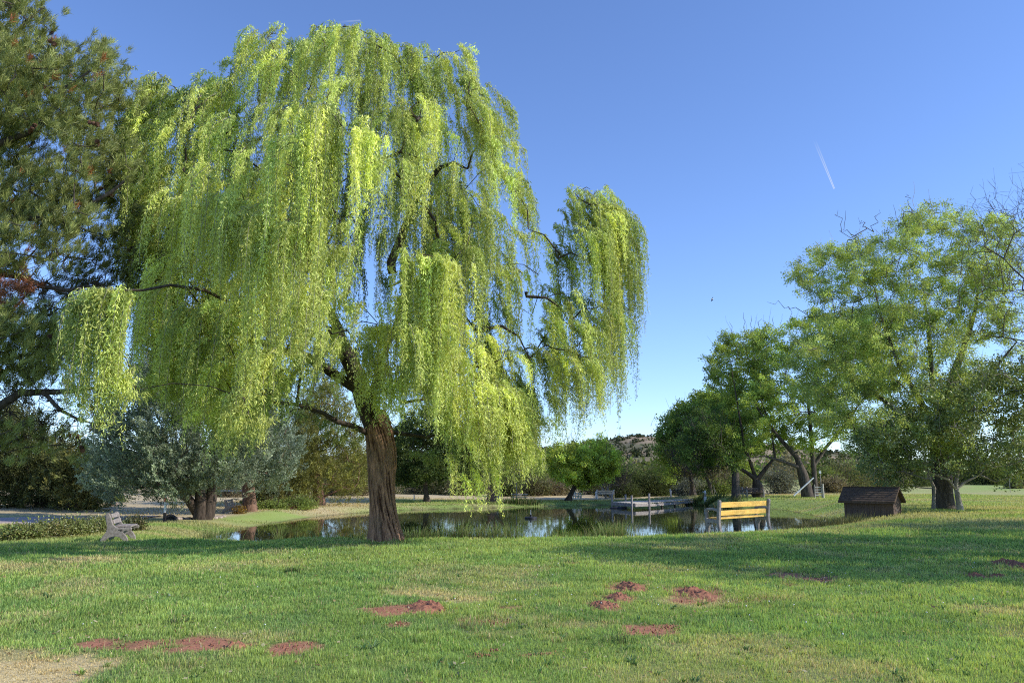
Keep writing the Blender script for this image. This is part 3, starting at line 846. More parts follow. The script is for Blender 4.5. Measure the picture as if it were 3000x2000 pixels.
LP, LA, LL, LC = [], [], [], []
TW = Buf()
order = sorted(range(len(clumps)), key=lambda i: np.linalg.norm(W(*clumps[i][:3]) - np.array([-3, 19.7, 4])))
axis_c = np.array([-3.0, 19.6])
nfr = 0
for i in order:
    px, py, D, nrope, ml = clumps[i]
    p = W(px, py, D)
    ids = S.attach(p, wig=.06, seg=.55, up=.9, arch=.14)
    outv = np.array([p[0] - axis_c[0], p[1] - axis_c[1], 0]); outv = unit(outv + rng.normal(size=3) * np.array([.6, .6, 0]))
    side = np.array([-outv[1], outv[0], 0])
    bot_z = W(px, botf(px) if px > 390 else 1250, D)[2] if not (1350 < px < 1395 and py > 1300) else W(px, 1552, D)[2]
    special = ml if i >= 0 else 0
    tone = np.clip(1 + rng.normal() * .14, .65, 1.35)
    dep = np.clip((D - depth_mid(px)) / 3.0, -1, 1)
    tone *= 1.0 if dep < -.2 else (1.0 - .5 * (dep + .2) / 1.2)  # leaf colour darkened towards the back, stands in for inner crown shade
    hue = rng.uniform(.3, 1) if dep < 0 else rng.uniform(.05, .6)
    for r_ in range(int(nrope)):
        tight = .45 if D < 14.8 else 1.0
        off = (side * rng.normal() * .30 + outv * rng.uniform(-.35, .4)) * tight
        a = p + off + np.array([0, 0, rng.uniform(-.12, .05)])
        nst = rng.integers(3, 6)
        ropeL = ml * rng.uniform(.5, 1.08) * (1.25 if D < 14.8 else 1)
        outb = (.12 + .3 * rng.random()) * tight
        jit = rng.uniform(0, 2 * np.pi)
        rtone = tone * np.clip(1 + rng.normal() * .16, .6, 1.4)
        for k in range(nst):
            L_ = min(ropeL * rng.uniform(.75, 1.1), a[2] - bot_z + rng.normal() * .35)
            if L_ < .25: L_ = .25 + .2 * rng.random()
            n_ = int(L_ / .019)
            s_ = np.sort(rng.uniform(0, 1, n_)) * L_
            so = 1 - np.exp(-s_ / .35)
            drop = s_ - .30 * so + .14 * np.exp(-s_ / .2) * 0
            ph = rng.uniform(0, 6.28); rad = .02 + .05 * rng.random()
            cx = outv[None] * (outb * so)[:, None] + np.array([0, 0, -1])[None] * np.maximum(drop, s_ * .55)[:, None]
            cx = cx + side[None] * (.05 * np.sin(s_ * 1.7 + ph))[:, None] + outv[None] * (.04 * np.sin(s_ * 2.1 + ph * 2))[:, None]
            base = a + np.array([math.cos(jit + 2.1 * k), math.sin(jit + 2.1 * k), 0]) * rad
            pts = base[None] + cx + rng.normal(size=(n_, 3)) * .022
            ax = rng.normal(size=(n_, 3)) * np.array([.55, .55, .4]) + np.array([0, 0, -.85]); 
            LP.append(pts); LA.append(ax)
            taper = 1 - .45 * (s_ / L_) ** 2
            LL.append(rng.uniform(.075, .125, n_) * taper)
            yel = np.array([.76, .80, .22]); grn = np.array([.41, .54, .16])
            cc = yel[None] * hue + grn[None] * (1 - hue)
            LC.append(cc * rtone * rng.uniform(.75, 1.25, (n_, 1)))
            nfr += 1
            if k == 0 and L_ > .8:
                m_ = np.linspace(0, n_ - 1, 6).astype(int)
                TW.tube(np.concatenate([[a], (base[None] + cx)[m_]]), np.linspace(.007, .003, 7), 3)
B = S.build(tipr=.010, p=.42)
B.mesh('branches', M['bark_dark'], TR, org=wb)
LP = np.concatenate(LP); LA = np.concatenate(LA); LL = np.concatenate(LL); LC = np.concatenate(LC)
V, q = leaf_quads(LP, LA, LL, LL * .15 + .005)
print('willow leaves', len(LP), 'fronds', nfr)
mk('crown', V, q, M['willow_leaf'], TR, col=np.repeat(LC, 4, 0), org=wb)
TW.mesh('twigs', M['bark_pale'], TR, org=wb)

# ------------------------------------------------------------------ generic trees
LEAFN = 1.5
def cluster_leaves(c, r, n_, sub, size, col, colvar=.28, flat=.8, up=0.0, hue2=None, sig=.24):
    """leaf cloud of small sub clumps around c"""
    sc = rng.normal(size=(sub, 3)); sc /= np.linalg.norm(sc, axis=1, keepdims=True)
    sc = sc * (r * rng.random((sub, 1)) ** .45) * np.array([1, 1, flat])
    k = rng.integers(0, sub, n_)
    P_ = c + sc[k] + rng.normal(size=(n_, 3)) * r * sig * .85 * np.array([1, 1, .8])
    ax = rng.normal(size=(n_, 3)) + np.array([0, 0, up]) + sc[k] / max(r, .01) * .5
    tone = np.clip(1 + rng.normal(size=sub) * colvar, .5, 1.6)[k][:, None] * rng.uniform(.8, 1.2, (n_, 1))
    cc = np.broadcast_to(np.asarray(col, float), (n_, 3)) * tone
    if hue2 is not None:
        h_ = rng.random(sub)[k][:, None]
        cc = cc * (1 - h_) + np.asarray(hue2, float) * tone * h_
    L = size * rng.uniform(.6, 1.25, n_)
    return P_, ax, L, cc, c + sc

def tree(name, label, cat, base, trunks, polys, bark, leafm, size, lpc, col, hue2=None, group=None, asp=.5, thick=1.5,
         nclus=40, cr=.8, sub=9, wig=.1, arch=.05, twigs=3, twig_len=1.0, twig_r=.008, up=1.2, mind=40, bare=0, upb=.3, tipr=.014, flat=.8, sig=.24, bare_out=None, twmat=None, p=.45):
    """trunks: list of [(px,py,D,r)...]; polys: list of (poly px, D, thickness, nclusters, radius)"""
    base = np.asarray(base, float)
    if col[1] < .3: col = np.array(col) * [2.1, 2.15, 1.95]; hue2 = None if hue2 is None else np.array(hue2) * [2.1, 2.15, 1.95]
    T = thing(name, label, cat, base, group=group)
    S_ = Skel(); TB = Buf()
    first = True
    for tr_ in trunks:
        P_ = [W(a, b, d_) for a, b, d_, r_ in tr_]; rad = [-r_ if r_ < 0 else r_ * (.95 if r_ > .44 else .55) for *_, r_ in tr_]
        par = -1 if first or len(tr_[0]) == 5 else S_.nearest(P_[0], 0)
        if first:
            P_[0][2] = min(P_[0][2], base[2]) - .15
        if not first and np.linalg.norm(P_[0] - np.array(S_.pos[par])) > .8 : par = -1
        S_.chain(P_, par, rad); first = False
    targets = []
    for poly, D, th_, n_, r_ in polys:
        for px, py in sample_poly(poly, n_, mind):
            dd_ = D + rng.uniform(-1, 1) * th_
            targets.append((W(px, py, dd_), r_ * rng.uniform(.75, 1.2)))
    c0 = np.array(S_.pos[0])
    targets.sort(key=lambda t_: np.linalg.norm(t_[0] - c0))
    LP, LA, LL, LC = [], [], [], []
    TWg = Buf()
    for tpos, r_ in targets:
        ids = S_.attach(tpos, wig=wig, seg=max(.5, r_), up=up, arch=arch)
        isbare = rng.random() < bare
        if not isbare:
            P_, ax, L_, cc, scs = cluster_leaves(tpos, r_, int(lpc * LEAFN), sub, size * 1.3, col, hue2=hue2, up=upb, flat=flat, sig=sig)
            LP.append(P_); LA.append(ax); LL.append(L_); LC.append(cc)
            for q_ in scs[:twigs]:
                mid = (tpos + q_) / 2 + rng.normal(size=3) * r_ * .12
                TWg.tube(np.array([tpos, mid, q_]), [twig_r * 1.3, twig_r, twig_r * .5], 3)
        nb = twigs if not isbare else twigs * 3
        for k in range(nb if isbare else max(1, twigs // 2)):
            d_ = unit(rng.normal(size=3) * .5 + np.array([0, 0, .9]) + (tpos - c0) / (np.linalg.norm(tpos - c0) + .1) * .4)
            ln = twig_len * rng.uniform(.5, 1.3); q0 = tpos + rng.normal(size=3) * r_ * .4
            pts = [q0]
            for j in range(4):
                pts.append(pts[-1] + d_ * ln / 4 + rng.normal(size=3) * ln * .045)
            TWg.tube(np.array(pts), np.linspace(twig_r, twig_r * .4, 5), 3)
    if bare_out:
        for (px, py, dd_, ex, ey, ln) in bare_out:      # long bare shoots: from px,py to ex,ey
            a_ = W(px, py, dd_); b_ = W(ex, ey, dd_)
            i_ = S_.nearest(a_, .5)
            n2 = 9; pts = []
            for j in range(n2 + 1):
                t_ = j / n2
                pts.append(a_ + (b_ - a_) * t_ + rng.normal(size=3) * .10 * (0 < j))
            S_.chain([S_.pos[i_] + (a_ - S_.pos[i_]) * .5] + pts, i_, list(np.linspace(.022, .008, len(pts) + 1)))
    B_ = S_.build(tipr=tipr, p=p)
    B_.mesh('trunk', M[bark], T, org=base)
    if TWg.n: TWg.mesh('twigs', M[twmat or bark], T, org=base)
    if LP:
        LP = np.concatenate(LP); LA = np.concatenate(LA); LL = np.concatenate(LL); LC = np.concatenate(LC)
        V, q = leaf_quads(LP, LA, LL, LL * min(.7, asp * 1.25))
        mk('crown', V, q, M[leafm], T, col=np.repeat(LC, 4, 0), org=base)
    return T

def flr(px, py):
    return ground_at(px, py)
SPR = (.35, .45, .12); SPR2 = (.53, .60, .18)
# tall contorted willow, right
b_ = np.array([*W(2765, 1487, 39)[:2], 0]); b_[2] = H(b_[0], b_[1])
tree('contorted_willow', 'tall spreading green tree with thick trunk and wavy bare shoots right of the shed', 'tree', b_,
     [[(2765, 1490, 39, .58), (2762, 1450, 39, .48), (2758, 1380, 39, .46), (2752, 1300, 39, .45), (2760, 1200, 39, .42), (2800, 1080, 39, .33), (2830, 1000, 39, .25), (2860, 900, 39, .15), (2870, 780, 39, .08)],
      [(2752, 1290, 39, .3), (2700, 1180, 38.5, .25), (2640, 1080, 38, .18), (2590, 960, 38, .12), (2560, 840, 38, .07)],
      [(2755, 1250, 39, .3), (2730, 1100, 40, .22), (2720, 960, 40.5, .16), (2700, 820, 40.5, .08)],
      [(2752, 1330, 39, .25), (2660, 1230, 40, .2), (2560, 1150, 40.5, .15), (2480, 1090, 40.5, .1), (2420, 1010, 40.5, .05)],
      [(2765, 1200, 39, .25), (2880, 1120, 38.4, .18), (2980, 1000, 38, .1)]],
     [([(2326, 800), (2350, 735), (2428, 705), (2469, 735), (2510, 690), (2602, 668), (2663, 615), (2740, 618), (2796, 640), (2893, 640), (2960, 655), (2980, 700), (3000, 850), (2920, 1000), (2700, 950), (2560, 1000), (2420, 980), (2390, 880)], 39.5, 3.0, 150, .72),
      ([(2420, 980), (2600, 880), (2800, 960), (2880, 1100), (2860, 1320), (2700, 1300), (2560, 1350), (2440, 1260), (2330, 1100), (2340, 960)], 38.5, 3.6, 140, .8),
      ([(2950, 900), (3080, 850), (3080, 1300), (2980, 1350), (2900, 1200)], 40, 2.5, 24, .7)],
     'bark_grey', 'leaf', .085, 520, SPR, SPR2, asp=.30, sub=12, wig=.13, arch=.02, twigs=3, twig_len=1.1, twig_r=.012, mind=36, twmat='bark_pale', upb=-.1, sig=.2, tipr=.010,
     bare_out=[(2490, 760, 39, 2466, 620, 1), (2505, 700, 38.6, 2447, 619, 1), (2540, 670, 39, 2514, 643, 1), (2560, 680, 39.5, 2572, 614, 1), (2635, 760, 38.7, 2623, 592, 1), (2660, 740, 39.2, 2642, 610, 1), (2668, 620, 39, 2657, 562, 1),
               (2820, 720, 38.6, 2812, 597, 1), (2895, 740, 38.5, 2846, 540, 1), (2900, 650, 39, 2905, 565, 1), (2420, 860, 38.8, 2333, 836, 1), (2370, 930, 39, 2253, 878, 1), (2930, 700, 39, 2940, 610, 1), (2610, 900, 36.5, 2600, 700, 1), (2810, 900, 36.5, 2820, 700, 1), (2880, 850, 36.6, 2890, 700, 1)])
# dark glossy small-leaved tree in front of it
b_ = np.array([*W(2800, 1488, 37.2)[:2], 0]); b_[2] = H(b_[0], b_[1])
tree('glossy_leaf_tree', 'low tree with whitish forked stems and dark glossy olive leaves at the right edge', 'tree', b_,
     [[(2815, 1490, 37.2, .3), (2805, 1450, 37.2, .2), (2800, 1420, 37.2, .16), (2808, 1370, 37.2, .1), (2830, 1280, 37.2, .07)],
      [(2802, 1435, 37.2, .14), (2780, 1405, 37, .1), (2740, 1390, 36.8, .07), (2690, 1370, 36.6, .05)],
      [(2803, 1430, 37.2, .12), (2830, 1410, 37.2, .1), (2870, 1390, 37.2, .07), (2930, 1330, 37.2, .05)],
      [(2735, 1490, 37.6, .14), (2738, 1430, 37.6, .12), (2722, 1395, 37.5, .09), (2690, 1340, 37.4, .05)]],
     [([(2520, 1310), (2570, 1230), (2680, 1160), (2780, 1110), (2900, 1080), (3060, 1080), (3080, 1390), (2960, 1400), (2870, 1360), (2780, 1380), (2690, 1400), (2640, 1420), (2560, 1400)], 36.8, 2.0, 95, .7)],
     'bark_pale', 'shiny_leaf', .085, 290, (.075, .10, .035), (.13, .15, .055), asp=.6, sub=12, wig=.16, arch=.0, twigs=4, twig_len=.7, twig_r=.011, mind=40, tipr=.018, sig=.24)
# middle pair
b_ = np.array([*W(2368, 1457, 72)[:2], 0]); b_[2] = H(b_[0], b_[1])
tree('contorted_willow', 'broad green tree with forked flaring trunk behind the shed roof and yellow bench', 'tree', b_,
     [[(2368, 1460, 72, .60), (2362, 1430, 72, .5), (2352, 1390, 72, .45), (2335, 1340, 72, .4), (2290, 1290, 72, .3), (2240, 1230, 72, .2), (2200, 1160, 72, .1)],
      [(2385, 1458, 72, .45), (2388, 1420, 72, .38), (2384, 1370, 72, .38), (2378, 1300, 72, .32), (2370, 1200, 72, .25), (2360, 1080, 72, .12)],
      [(2386, 1360, 72, .3), (2420, 1310, 72, .26), (2480, 1240, 72, .18), (2540, 1150, 72, .1)],
      [(2345, 1370, 72, .3), (2290, 1350, 71, .25), (2240, 1335, 70.5, .15), (2200, 1340, 70, .1)]],
     [([(2200, 1150), (2215, 1040), (2262, 960), (2357, 934), (2420, 900), (2560, 940), (2640, 1100), (2620, 1290), (2480, 1270), (2400, 1290), (2300, 1310), (2180, 1320), (2110, 1300)], 72, 3.8, 110, 1.15)],
     'bark_grey', 'leaf', .15, 480, (.125, .17, .04), (.20, .235, .055), asp=.36, sub=12, wig=.12, arch=.03, twigs=3, twig_len=1.5, twig_r=.016, mind=32, upb=0, sig=.21, tipr=.018,
     bare_out=[(2290, 1000, 72, 2262, 930, 1), (2330, 1000, 72, 2310, 900, 1)])
b_ = np.array([*W(2218, 1450, 72)[:2], 0]); b_[2] = H(b_[0], b_[1])
tree('contorted_willow', 'green tree with dark leaning limbs shading the pair of old benches', 'tree', b_,
     [[(2222, 1452, 72, .6), (2220, 1425, 72, .5), (2212, 1400, 72, .42), (2190, 1385, 72, .3), (2150, 1360, 72, .2), (2100, 1330, 72, .12)],
      [(2218, 1405, 72, .4), (2245, 1370, 72, .3), (2270, 1340, 72, .2), (2260, 1250, 72, .12), (2220, 1150, 72, .08)],
      [(2214, 1400, 72, .3), (2180, 1300, 72, .2), (2160, 1180, 72, .12), (2140, 1060, 72, .06)]],
     [([(2080, 1100), (2076, 1005), (2130, 1000), (2150, 945), (2190, 1000), (2240, 970), (2270, 1040), (2260, 1300), (2180, 1350), (2060, 1360), (2000, 1330), (2020, 1240), (2110, 1190)], 76, 3.8, 85, 1.15)],
     'bark_dark', 'leaf', .16, 480, (.11, .15, .036), (.18, .215, .05), asp=.36, sub=12, wig=.12, arch=.03, twigs=3, twig_len=1.6, twig_r=.016, mind=32, upb=0, sig=.21, tipr=.018,
     bare_out=[(2140, 1060, 72, 2078, 1000, 1), (2160, 1050, 72, 2137, 945, 1), (2190, 1050, 72, 2176, 915, 1), (2210, 1060, 72, 2200, 922, 1), (2230, 1020, 72, 2228, 938, 1), (2250, 1020, 72, 2240, 930, 1), (2120, 1130, 72, 2062, 1040, 1)])
b_ = np.array([*W(2156, 1451, 70)[:2], 0]); b_[2] = H(b_[0], b_[1])
tree('slender_tree', 'tree with straight grey trunk just left of the pair of old benches', 'tree', b_,
     [[(2156, 1453, 70, -.40), (2155, 1420, 70, -.32), (2155, 1390, 70, -.31), (2145, 1360, 70, .35), (2110, 1320, 70, .22), (2060, 1280, 70, .12)],
      [(2155, 1390, 70, .35), (2175, 1350, 70, .25), (2185, 1300, 70, .15)]],
     [([(2000, 1300), (2040, 1230), (2100, 1200), (2150, 1250), (2170, 1340), (2090, 1370), (2020, 1370)], 70, 3, 34, 1.1)],
     'bark_grey', 'leaf', .15, 420, (.045, .075, .018), (.07, .10, .025), asp=.4, sub=10, wig=.12, mind=30, twigs=4, twig_len=1.5, twig_r=.018, bare=.25, tipr=.018)
b_ = np.array([*W(2010, 1452, 84)[:2], 0]); b_[2] = H(b_[0], b_[1])
tree('round_topped_tree', 'rounded dark green tree with a patch of bare brown twigs, at the far right shore', 'tree', b_,
     [[(2030, 1454, 84, .5), (2028, 1420, 84, .4), (2015, 1360, 84, .3), (2000, 1290, 84, .2), (2010, 1220, 84, .1)],
      [(2020, 1390, 84, .25), (1975, 1350, 84, .18), (1960, 1290, 84, .1)]],
     [([(1938, 1330), (1940, 1280), (1955, 1230), (1990, 1200), (2030, 1190), (2060, 1150), (2140, 1160), (2150, 1260), (2060, 1260), (1990, 1270), (1975, 1350), (1960, 1400)], 84, 4, 75, 1.15)],
     'bark_grey', 'leaf', .19, 330, (.08, .12, .026), (.14, .18, .04), asp=.42, sub=10, wig=.1, mind=24, twigs=3, twig_len=1.5, twig_r=.02, tipr=.018)
b_ = np.array([*W(2080, 1452, 80)[:2], 0]); b_[2] = H(b_[0], b_[1])
tree('bare_tree', 'leafless tree with a haze of brown twigs, left of the straight grey trunk', 'tree', b_,
     [[(2085, 1455, 80, .35), (2080, 1420, 80, .28), (2060, 1380, 80, .2), (2030, 1330, 80, .1)], [(2080, 1420, 80, .2), (2100, 1370, 80, .15), (2080, 1300, 80, .08)]],
     [([(1960, 1330), (2000, 1260), (2080, 1240), (2130, 1300), (2130, 1400), (2000, 1410)], 80, 3, 60, 1.2)],
     'bark_grey', 'leaf', .15, 60, (.09, .08, .04), asp=.4, wig=.15, mind=20, twigs=8, twig_len=2.2, twig_r=.022, bare=.6, tipr=.018)

# leaning light green tree across the pond
b_ = np.array([*W(1667, 1466, 78)[:2], 0]); b_[2] = H(b_[0], b_[1])
tree('leaning_tree', 'fresh lime green tree with a dark leaning trunk across the pond', 'tree', b_,
     [[(1664, 1468, 78, .55), (1670, 1452, 78, .42), (1680, 1432, 78, .4), (1686, 1422, 78, .38), (1700, 1400, 78, .22), (1715, 1370, 78, .12)],
      [(1686, 1424, 78, .3), (1665, 1400, 78, .2), (1640, 1370, 78, .1)],
      [(1688, 1422, 78, .25), (1720, 1412, 78, .2), (1770, 1395, 78, .13), (1800, 1375, 78, .06)]],
     [([(1606, 1354), (1612, 1320), (1654, 1312), (1688, 1306), (1756, 1300), (1785, 1313), (1795, 1345), (1812, 1368), (1776, 1400), (1740, 1405), (1705, 1412), (1660, 1400), (1613, 1388)], 78, 4, 90, .95)],
     'bark_dark', 'leaf', .17, 380, (.20, .25, .05), (.28, .30, .06), asp=.4, sub=9, wig=.1, mind=17, twigs=2, twig_len=1.6, twig_r=.02, tipr=.018, bare=.12, twmat='bark_grey')
# white-stemmed bare tree beside it
b_ = np.array([*W(1775, 1456, 88)[:2], 0]); b_[2] = H(b_[0], b_[1])
tree('bare_tree', 'small leafless tree with pale forked stem behind the white slatted bench', 'tree', b_,
     [[(1778, 1458, 88, .26), (1768, 1435, 88, .2), (1760, 1420, 88, .14), (1745, 1405, 88, .08)], [(1764, 1428, 88, .14), (1772, 1408, 88, .1), (1790, 1396, 88, .06)], [(1790, 1456, 89, .25), (1780, 1430, 89, .2), (1790, 1405, 89, .1)]],
     [([(1735, 1410), (1750, 1390), (1800, 1385), (1830, 1400), (1820, 1430), (1790, 1420)], 88, 2.5, 26, .9)],
     'bark_pale', 'leaf', .15, 30, (.09, .09, .04), asp=.4, wig=.15, mind=14, twigs=7, twig_len=1.6, twig_r=.022, bare=.7, tipr=.018, twmat='bark_grey')

# trees seen under the willow
b_ = np.array([*W(1440, 1467, 76)[:2], 0]); b_[2] = H(b_[0], b_[1])
tree('multi_stem_tree', 'tree forked low into three stubby limbs, seen under the willow fronds', 'tree', b_,
     [[(1441, 1470, 76, .65), (1441, 1455, 76, .5), (1434, 1430, 76, .28), (1420, 1410, 76, .22), (1411, 1402, 76, .2)],
      [(1441, 1452, 76, .35), (1447, 1425, 76, .22), (1452, 1400, 76, .18), (1450, 1360, 76, .1)],
      [(1446, 1452, 76, .3), (1465, 1430, 76, .24), (1487, 1402, 76, .18), (1500, 1370, 76, .08)]],
     [([(1400, 1400), (1370, 1330), (1400, 1240), (1460, 1220), (1520, 1260), (1560, 1330), (1540, 1400), (1480, 1380), (1440, 1395)], 76, 3.5, 80, 1.0)],
     'bark_red', 'leaf', .15, 130, (.07, .10, .03), (.12, .14, .05), asp=.4, wig=.12, mind=20, twigs=6, twig_len=1.9, twig_r=.02, bare=.45, tipr=.018, twmat='bark_grey')
b_ = np.array([*W(1250, 1472, 74)[:2], 0]); b_[2] = H(b_[0], b_[1])
tree('dark_tree', 'dark leafy tree with single dark trunk across the pond, right of the willow trunk', 'tree', b_,
     [[(1252, 1473, 74, .45), (1248, 1445, 74, .36), (1246, 1410, 74, .36), (1240, 1370, 74, .25), (1230, 1320, 74, .15)],
      [(1246, 1410, 74, .25), (1280, 1370, 74, .15), (1310, 1330, 74, .1)]],
     [([(1160, 1400), (1150, 1290), (1200, 1210), (1300, 1190), (1370, 1250), (1390, 1370), (1330, 1410), (1290, 1400), (1220, 1410)], 75, 4, 80, 1.2)],
     'bark_dark', 'leaf', .18, 300, (.032, .050, .014), (.055, .07, .022), asp=.45, wig=.12, mind=24, twigs=3, tipr=.018)

# ------------------------------------------------------------------ pines and junipers on the left
def conifer_tufts(centres, dirs, n_per, L, Wd, cols, spread=.55):
    k = np.repeat(np.arange(len(centres)), n_per)
    n_ = len(k)
    ax = dirs[k] + rng.normal(size=(n_, 3)) * spread
    P_ = centres[k] + rng.normal(size=(n_, 3)) * L * .12 - dirs[k] * rng.uniform(0, 1, (n_, 1)) * L * .8
    return P_, ax, L * rng.uniform(.7, 1.15, n_), np.full(n_, Wd), cols[k] * rng.uniform(.7, 1.35, (n_, 1))

# big pine entering from the left
pb = np.array([-14.2, 17.2, 0]); pb[2] = H(pb[0], pb[1])
PT = thing('pine_tree', 'large long needled pine with clusters of brown cones at the left edge', 'tree', pb)
S_ = Skel()
S_.chain([pb + np.array([0, 0, -.2]), pb + np.array([.1, 0, 2]), pb + np.array([.2, .1, 5]), pb + np.array([.3, .2, 8.5]), pb + np.array([.5, .2, 12]), pb + np.array([.6, .2, 15])], -1, [.5, .42, .36, .27, .17, .06])
def P3(pts, r0, r1):
    P_ = [W(*p_) for p_ in pts]; i_ = S_.nearest(P_[0], 0)
    S_.chain(P_, i_, list(np.linspace(r0, r1, len(P_))))
P3([(-180, 1250, 16.6), (-40, 1215, 16.2), (60, 1150, 16), (140, 1148, 15.9), (230, 1145, 15.8), (300, 1130, 15.7)], .11, .025)
P3([(60, 1150, 16), (30, 1210, 15.8), (-30, 1250, 15.7)], .05, .02)
P3([(130, 1150, 15.9), (175, 1200, 15.8), (230, 1228, 15.8), (290, 1245, 15.8)], .045, .015)
P3([(-150, 820, 16.8), (0, 800, 16.5), (60, 810, 16.4), (130, 840, 16.3), (200, 850, 16.2), (280, 835, 16.2)], .09, .025)
P3([(-150, 1000, 16.8), (0, 1035, 16.4), (80, 1055, 16.3), (150, 1030, 16.2)], .05, .02)
P3([(-160, 500, 17.2), (0, 420, 16.8), (110, 380, 16.6), (190, 260, 16.4), (290, 190, 16.3)], .09, .03)
P3([(-160, 620, 17.2), (40, 640, 16.8), (200, 640, 16.6), (330, 560, 16.4), (400, 500, 16.4)], .08, .025)
P3([(-160, 300, 17.4), (0, 150, 17), (80, 60, 16.8), (130, 20, 16.8)], .07, .02)
polyA = [(-160, -60), (60, -40), (130, 10), (165, 90), (190, 170), (260, 150), (290, 110), (330, 170), (340, 260), (365, 270), (335, 400), (370, 430), (385, 480), (340, 570), (270, 640), (215, 700), (205, 780), (100, 770), (0, 790), (-160, 760)]
polyA2 = [(250, 560), (400, 500), (420, 640), (380, 760), (280, 800), (200, 760)]
polyB = [(-120, 880), (60, 900), (190, 930), (225, 1000), (215, 1080), (120, 1100), (60, 1130), (-120, 1140)]
polyC = [(-120, 1250), (60, 1230), (200, 1250), (250, 1320), (100, 1330), (-120, 1330)]
tc_, td_, tcol_ = [], [], []
cone_spots = []
def pine_clusters(poly, n_, D, th_, r_, mind, dens=14, tone=1.0, cones=.12, dark=0):
    pts = sample_poly(poly, n_, mind)
    T_ = [W(px, py, D + rng.uniform(-1, 1) * th_) for px, py in pts]
    T_.sort(key=lambda t_: np.linalg.norm(t_ - pb - np.array([0, 0, 5])))
    for t_ in T_:
        S_.attach(t_, wig=.08, seg=.4, up=.6, arch=-.04)
        out_ = unit(t_ - (pb + np.array([0, 0, t_[2] - 1.5])))
        for k in range(dens):
            o_ = rng.normal(size=3) * r_ * np.array([1, 1, .8])
            d_ = unit(out_ * .7 + np.array([0, 0, .75]) + rng.normal(size=3) * .35)
            tc_.append(t_ + o_); td_.append(d_)
            base_c = np.array([.28, .31, .10]) if rng.random() > .012 else np.array([.42, .16, .06])
            tcol_.append(base_c * tone * np.clip(1 + rng.normal() * .22, .5, 1.6))
        if rng.random() < cones:
            for j in range(rng.integers(1, 4)):
                cone_spots.append(t_ + rng.normal(size=3) * r_ * .6)
pine_clusters(polyA, 290, 16.8, 1.5, .2, 26, 15, cones=.1)
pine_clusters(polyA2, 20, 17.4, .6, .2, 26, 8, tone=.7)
pine_clusters(polyB, 74, 16.2, 1.0, .2, 24, 13, tone=1.15, cones=.05)
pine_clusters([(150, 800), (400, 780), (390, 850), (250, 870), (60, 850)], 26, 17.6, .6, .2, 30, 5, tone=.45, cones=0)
pine_clusters(polyC, 18, 16.0, .8, .2, 30, 8, tone=1.0, cones=0)
for k, (px, py) in enumerate([(40, 860), (20, 840), (60, 850), (35, 835), (75, 830), (10, 870)]):   # dead orange spray
    t_ = W(px, py, 15.9)
    for j in range(9):
        tc_.append(t_ + rng.normal(size=3) * .16); td_.append(unit(np.array([.3, -.1, .2]) + rng.normal(size=3) * .5)); tcol_.append(np.array([.40, .17, .09]) * rng.uniform(.7, 1.1))
tc_, td_, tcol_ = map(np.array, (tc_, td_, tcol_))
P_, ax, L_, Wd_, cc = conifer_tufts(tc_, td_, 46, .16, .0105, tcol_, .42)
V, q = leaf_quads(P_, ax, L_, Wd_)
print('pine needles', len(P_))
mk('crown', V, q, M['needle'], PT, col=np.repeat(cc, 4, 0), org=pb)
# thin bare twigs under the lower limbs
TWg = Buf()
for k in range(210):
    px, py = rng.uniform(-20, 330), rng.uniform(1090, 1260)
    if rng.random() < .35: px, py = rng.uniform(0, 330), rng.uniform(790, 900)
    a_ = W(px, py, rng.uniform(15.4, 16.6)); i_ = S_.nearest(a_, 0); s0 = S_.pos[i_]
    d_ = a_ - s0
    if np.linalg.norm(d_) > 1.3: d_ = d_ / np.linalg.norm(d_) * 1.3
    pts = [s0 + d_ * t_ + rng.normal(size=3) * .05 * (t_ > 0) + np.array([0, 0, -.15 * t_ * t_]) for t_ in np.linspace(0, 1, 6)]
    TWg.tube(np.array(pts), np.linspace(.011, .004, 6), 3)
    for m_ in (2, 3, 4):
        d2 = rng.normal(size=3) * .16
        TWg.tube(np.array([pts[m_], pts[m_] + d2 * .6, pts[m_] + d2 + np.array([0, 0, .04])]), [.006, .005, .003], 3)
S_.build(tipr=.011, p=.42).mesh('trunk', M['bark_grey'], PT, org=pb)
TWg.mesh('twigs', M['bark_dark'], PT, org=pb)
def cone_mesh():
    V, Q = [], []
    n_ = 0
    for r_ in range(8):
        t_ = r_ / 7; rad = .042 * math.sin(math.pi * (.12 + .8 * t_)) + .004
        for s_ in range(9):
            a_ = 2 * math.pi * (s_ + .5 * (r_ % 2)) / 9
            c_, s2 = math.cos(a_), math.sin(a_); z_ = .1 * t_ - .05
            w_ = .014
            base = np.array([c_ * rad * .35, s2 * rad * .35, z_]); tip = np.array([c_ * rad * 1.15, s2 * rad * 1.15, z_ + .012]); sd_ = np.array([-s2, c_, 0]) * w_
            V += [base, (base + tip) / 2 + sd_ + [0, 0, .006], tip, (base + tip) / 2 - sd_ + [0, 0, .006]]
            V += [(base + tip) / 2 - [0, 0, .012]]
            Q += [(n_, n_ + 1, n_ + 2, n_ + 3)]
            n_ += 5
    # core
    return np.array(V), np.array(Q)
cv, cq = cone_mesh()
M['cone'] = noisy('pine_cone', (.06, .03, .02), (.24, .12, .075), 40, .8, bump=.2)
for (px, py) in [(245, 1178), (268, 1195), (283, 1176), (297, 1207), (293, 1240), (299, 1246), (232, 1187), (218, 1133), (175, 1172), (202, 1275), (230, 1280), (242, 1320), (288, 1232), (240, 1312)]:
    cone_spots.append(W(px, py, 15.8))
